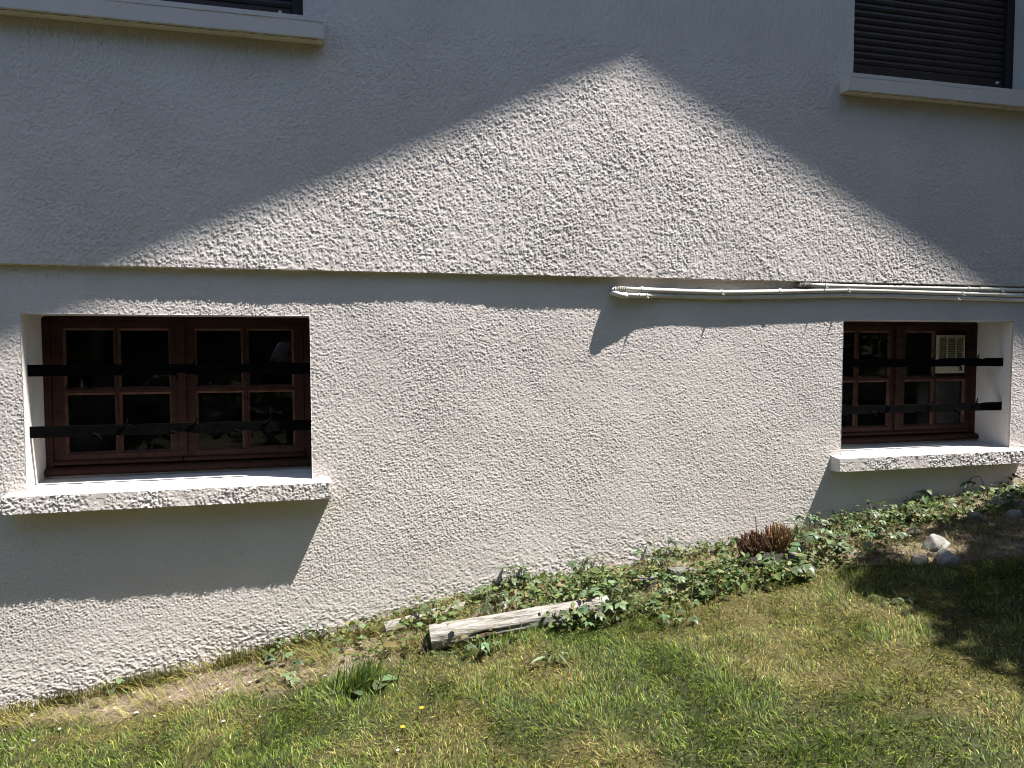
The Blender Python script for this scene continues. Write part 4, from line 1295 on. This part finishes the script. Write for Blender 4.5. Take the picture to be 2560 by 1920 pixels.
for ti, (tx, ty, tr_, th, lab) in enumerate(((-2.6, -6.4, 2.4, 6.6, "broad garden tree behind the viewer, left of three"), (2.4, -6.6, 2.5, 7.0, "broad garden tree behind the viewer, middle of three"), (7.2, -6.2, 2.6, 6.8, "broad garden tree behind the viewer, right of three"))):
    tz = gz(tx, ty)
    tt = thing("garden_tree", (tx, ty, tz), lab, "tree", "garden trees behind the viewer")
    rr = np.random.default_rng(80 + ti)
    n = 9000
    d3 = rr.normal(0, 1, (n, 3)); d3 /= np.linalg.norm(d3, axis=1)[:, None]
    rad = (rr.random(n) ** 0.4)[:, None]
    lump = (0.75 + 0.5 * fbm(d3[:, 0] * 2.5 + d3[:, 2] * 2, d3[:, 1] * 2.5 + d3[:, 2] * 3, 23 + ti))[:, None]
    cz = tz + th - 2.0
    Pp = d3 * rad * lump * np.array([tr_, tr_ * 0.95, 1.9]) + np.array([tx, ty, cz])
    link("crown", leaf_cloud("crown", Pp, 0.10, 0.18, [(0.05, 0.09, 0.025), (0.07, 0.11, 0.03), (0.04, 0.075, 0.022)], 90 + ti), M['blade'], tt)
    tk = MB().tube([(tx, ty, tz - 0.1), (tx + 0.05, ty, tz + 1.5), (tx - 0.05, ty + 0.05, tz + 3.2), (tx, ty, cz + 1.0)], [0.17, 0.14, 0.11, 0.03], 12)
    for k in range(7):
        a = k * 0.9; r_ = tr_ * 0.6
        tk.tube([(tx, ty, tz + 2.6 + 0.2 * k), (tx + 0.5 * r_ * math.cos(a), ty + 0.5 * r_ * math.sin(a), cz - 0.4 + 0.12 * k), (tx + r_ * math.cos(a), ty + r_ * math.sin(a), cz + 0.2 * k - 0.3)], [0.07, 0.045, 0.015], 8)
    tk.build("trunk", M['bark'], tt, smooth=True)


# ------------------------------------------------------------------ the person taking the picture, mirrored in the panes
M['skin'] = mix_noise(mat('skin', rough=0.55), (0.42, 0.26, 0.19), (0.47, 0.30, 0.22), 20, 3)
M['navy'] = mix_noise(mat('navy_cloth', rough=0.9), (0.012, 0.014, 0.024), (0.02, 0.022, 0.035), 60, 3)
M['shirt'] = mix_noise(mat('light_grey_cloth', rough=0.9), (0.44, 0.44, 0.46), (0.52, 0.52, 0.54), 60, 3)
M['hair'] = mix_noise(mat('brown_hair', rough=0.7), (0.02, 0.013, 0.008), (0.05, 0.03, 0.02), 80, 3, stretch=(4, 4, 1))
px_, py_ = -0.13, -4.02
pz_ = gz(px_, py_)
person = thing("person", (px_, py_, pz_), "person in navy vest and grey sleeves holding a phone, mirrored in the left window", "person")


def skin_part(name, chains, material, sub=2):
    """chains: lists of (x, y, z, radius); equal points are joined"""
    vs, rs, es, key = [], [], [], {}
    for ch in chains:
        prev = None
        for (x, y, z, r) in ch:
            k = (round(x, 3), round(y, 3), round(z, 3))
            if k not in key:
                key[k] = len(vs); vs.append((x, y, z)); rs.append(r)
            if prev is not None: es.append((prev, key[k]))
            prev = key[k]
    me = bpy.data.meshes.new(name)
    me.from_pydata(vs, es, [])
    o = bpy.data.objects.new(name, me); COL.objects.link(o); o.parent = person
    me.materials.append(material)
    m = o.modifiers.new("skin", 'SKIN'); m.use_smooth_shade = True
    if not me.skin_vertices: me.skin_vertices.new()
    for sv, r in zip(me.skin_vertices[0].data, rs): sv.radius = (r, r)
    me.skin_vertices[0].data[0].use_root = True
    o.modifiers.new("subsurf", 'SUBSURF').levels = sub
    o.modifiers["subsurf"].render_levels = sub
    return o


NK, CH, PV = (0, 0.0, 1.46, 0.062), (0, 0, 1.27, 0.135), (0, 0, 0.96, 0.125)
body = [[PV, (0, 0, 1.10, 0.115), CH, (0, 0, 1.40, 0.11), NK, (0, 0.03, 1.53, 0.055), (0, 0.045, 1.60, 0.080), (0, 0.045, 1.68, 0.088), (0, 0.035, 1.745, 0.055)]]
for s_ in (-1, 1):
    hx_ = 0.13 + 0.075 * s_
    body.append([(0, 0, 1.40, 0.11), (0.17 * s_, -0.01, 1.405, 0.058), (0.30 * s_, 0.10, 1.19, 0.045), (0.5 * (0.30 * s_ + hx_), 0.26, 1.27, 0.038), (hx_ + 0.02 * s_, 0.385, 1.385, 0.026), (hx_ + 0.012 * s_, 0.415, 1.415, 0.030)])
    for k_, (dx, dz, l) in enumerate(((0.030, 0.000, 0.030), (0.024, 0.022, 0.040), (0.014, 0.030, 0.044), (0.004, 0.032, 0.042), (-0.006, 0.028, 0.034))):
        bx_, by_, bz_ = hx_ + 0.012 * s_, 0.415, 1.415
        if k_ == 0: ch_ = [(bx_, by_, bz_, 0.030), (bx_ - 0.02 * s_, by_ - 0.012, bz_ + 0.018, 0.010), (bx_ - 0.038 * s_, by_ + 0.004, bz_ + 0.036, 0.008)]
        else: ch_ = [(bx_, by_, bz_, 0.030), (bx_ + dx * s_ * 0.8, by_ + 0.014, bz_ + dz, 0.009), (bx_ + dx * s_ * 0.4, by_ + 0.028, bz_ + dz + l * 0.6, 0.008), (bx_ - 0.012 * s_ + dx * s_ * 0.2, by_ + 0.026, bz_ + dz + l, 0.0065)]
        body.append(ch_)
    body.append([PV, (0.095 * s_, 0, 0.90, 0.085), (0.105 * s_, 0.015, 0.50, 0.052), (0.115 * s_, -0.012, 0.10, 0.038), (0.125 * s_, 0.10, 0.035, 0.034)])
skin_part("body", body, M['skin'])
skin_part("vest", [[(0, 0, 0.93, 0.140), (0, 0, 1.10, 0.130), (0, 0, 1.27, 0.150), (0, -0.002, 1.385, 0.122), (0, 0, 1.44, 0.075)], [(0, -0.002, 1.385, 0.122), (0.135, -0.01, 1.40, 0.072)], [(0, -0.002, 1.385, 0.122), (-0.135, -0.01, 1.40, 0.072)]], M['navy'])
for s_ in (-1, 1):
    skin_part("sleeve", [[(0.125 * s_, -0.01, 1.405, 0.070), (0.185 * s_, 0.0, 1.385, 0.070), (0.25 * s_, 0.055, 1.28, 0.062), (0.285 * s_, 0.088, 1.215, 0.058)]], M['shirt'])
    skin_part("shoe", [[(0.115 * s_, -0.05, 0.045, 0.042), (0.122 * s_, 0.06, 0.042, 0.042), (0.13 * s_, 0.17, 0.032, 0.030)]], M['navy'])
skin_part("trousers", [[(0, 0, 1.0, 0.135), (0, 0, 0.93, 0.140), (0.095, 0, 0.87, 0.098), (0.105, 0.015, 0.50, 0.066), (0.115, -0.012, 0.10, 0.058)], [(0, 0, 0.93, 0.140), (-0.095, 0, 0.87, 0.098), (-0.105, 0.015, 0.50, 0.066), (-0.115, -0.012, 0.10, 0.058)]], M['navy'])
skin_part("hair", [[(0, 0.0, 1.585, 0.070), (0, 0.005, 1.68, 0.096), (0, 0.022, 1.752, 0.068)]], M['hair'])
skin_part("nose", [[(0, 0.118, 1.655, 0.010), (0, 0.136, 1.628, 0.013)]], M['skin'], 1)
for s_ in (-1, 1):
    skin_part("ear", [[(0.088 * s_, 0.035, 1.62, 0.010), (0.092 * s_, 0.032, 1.655, 0.014)]], M['skin'], 1)
    skin_part("eye", [[(0.032 * s_, 0.116, 1.662, 0.010), (0.034 * s_, 0.117, 1.662, 0.010)]], M['shirt'], 1)
skin_part("mouth", [[(-0.022, 0.121, 1.592, 0.006), (0.022, 0.121, 1.592, 0.006)]], M['rot'], 1)
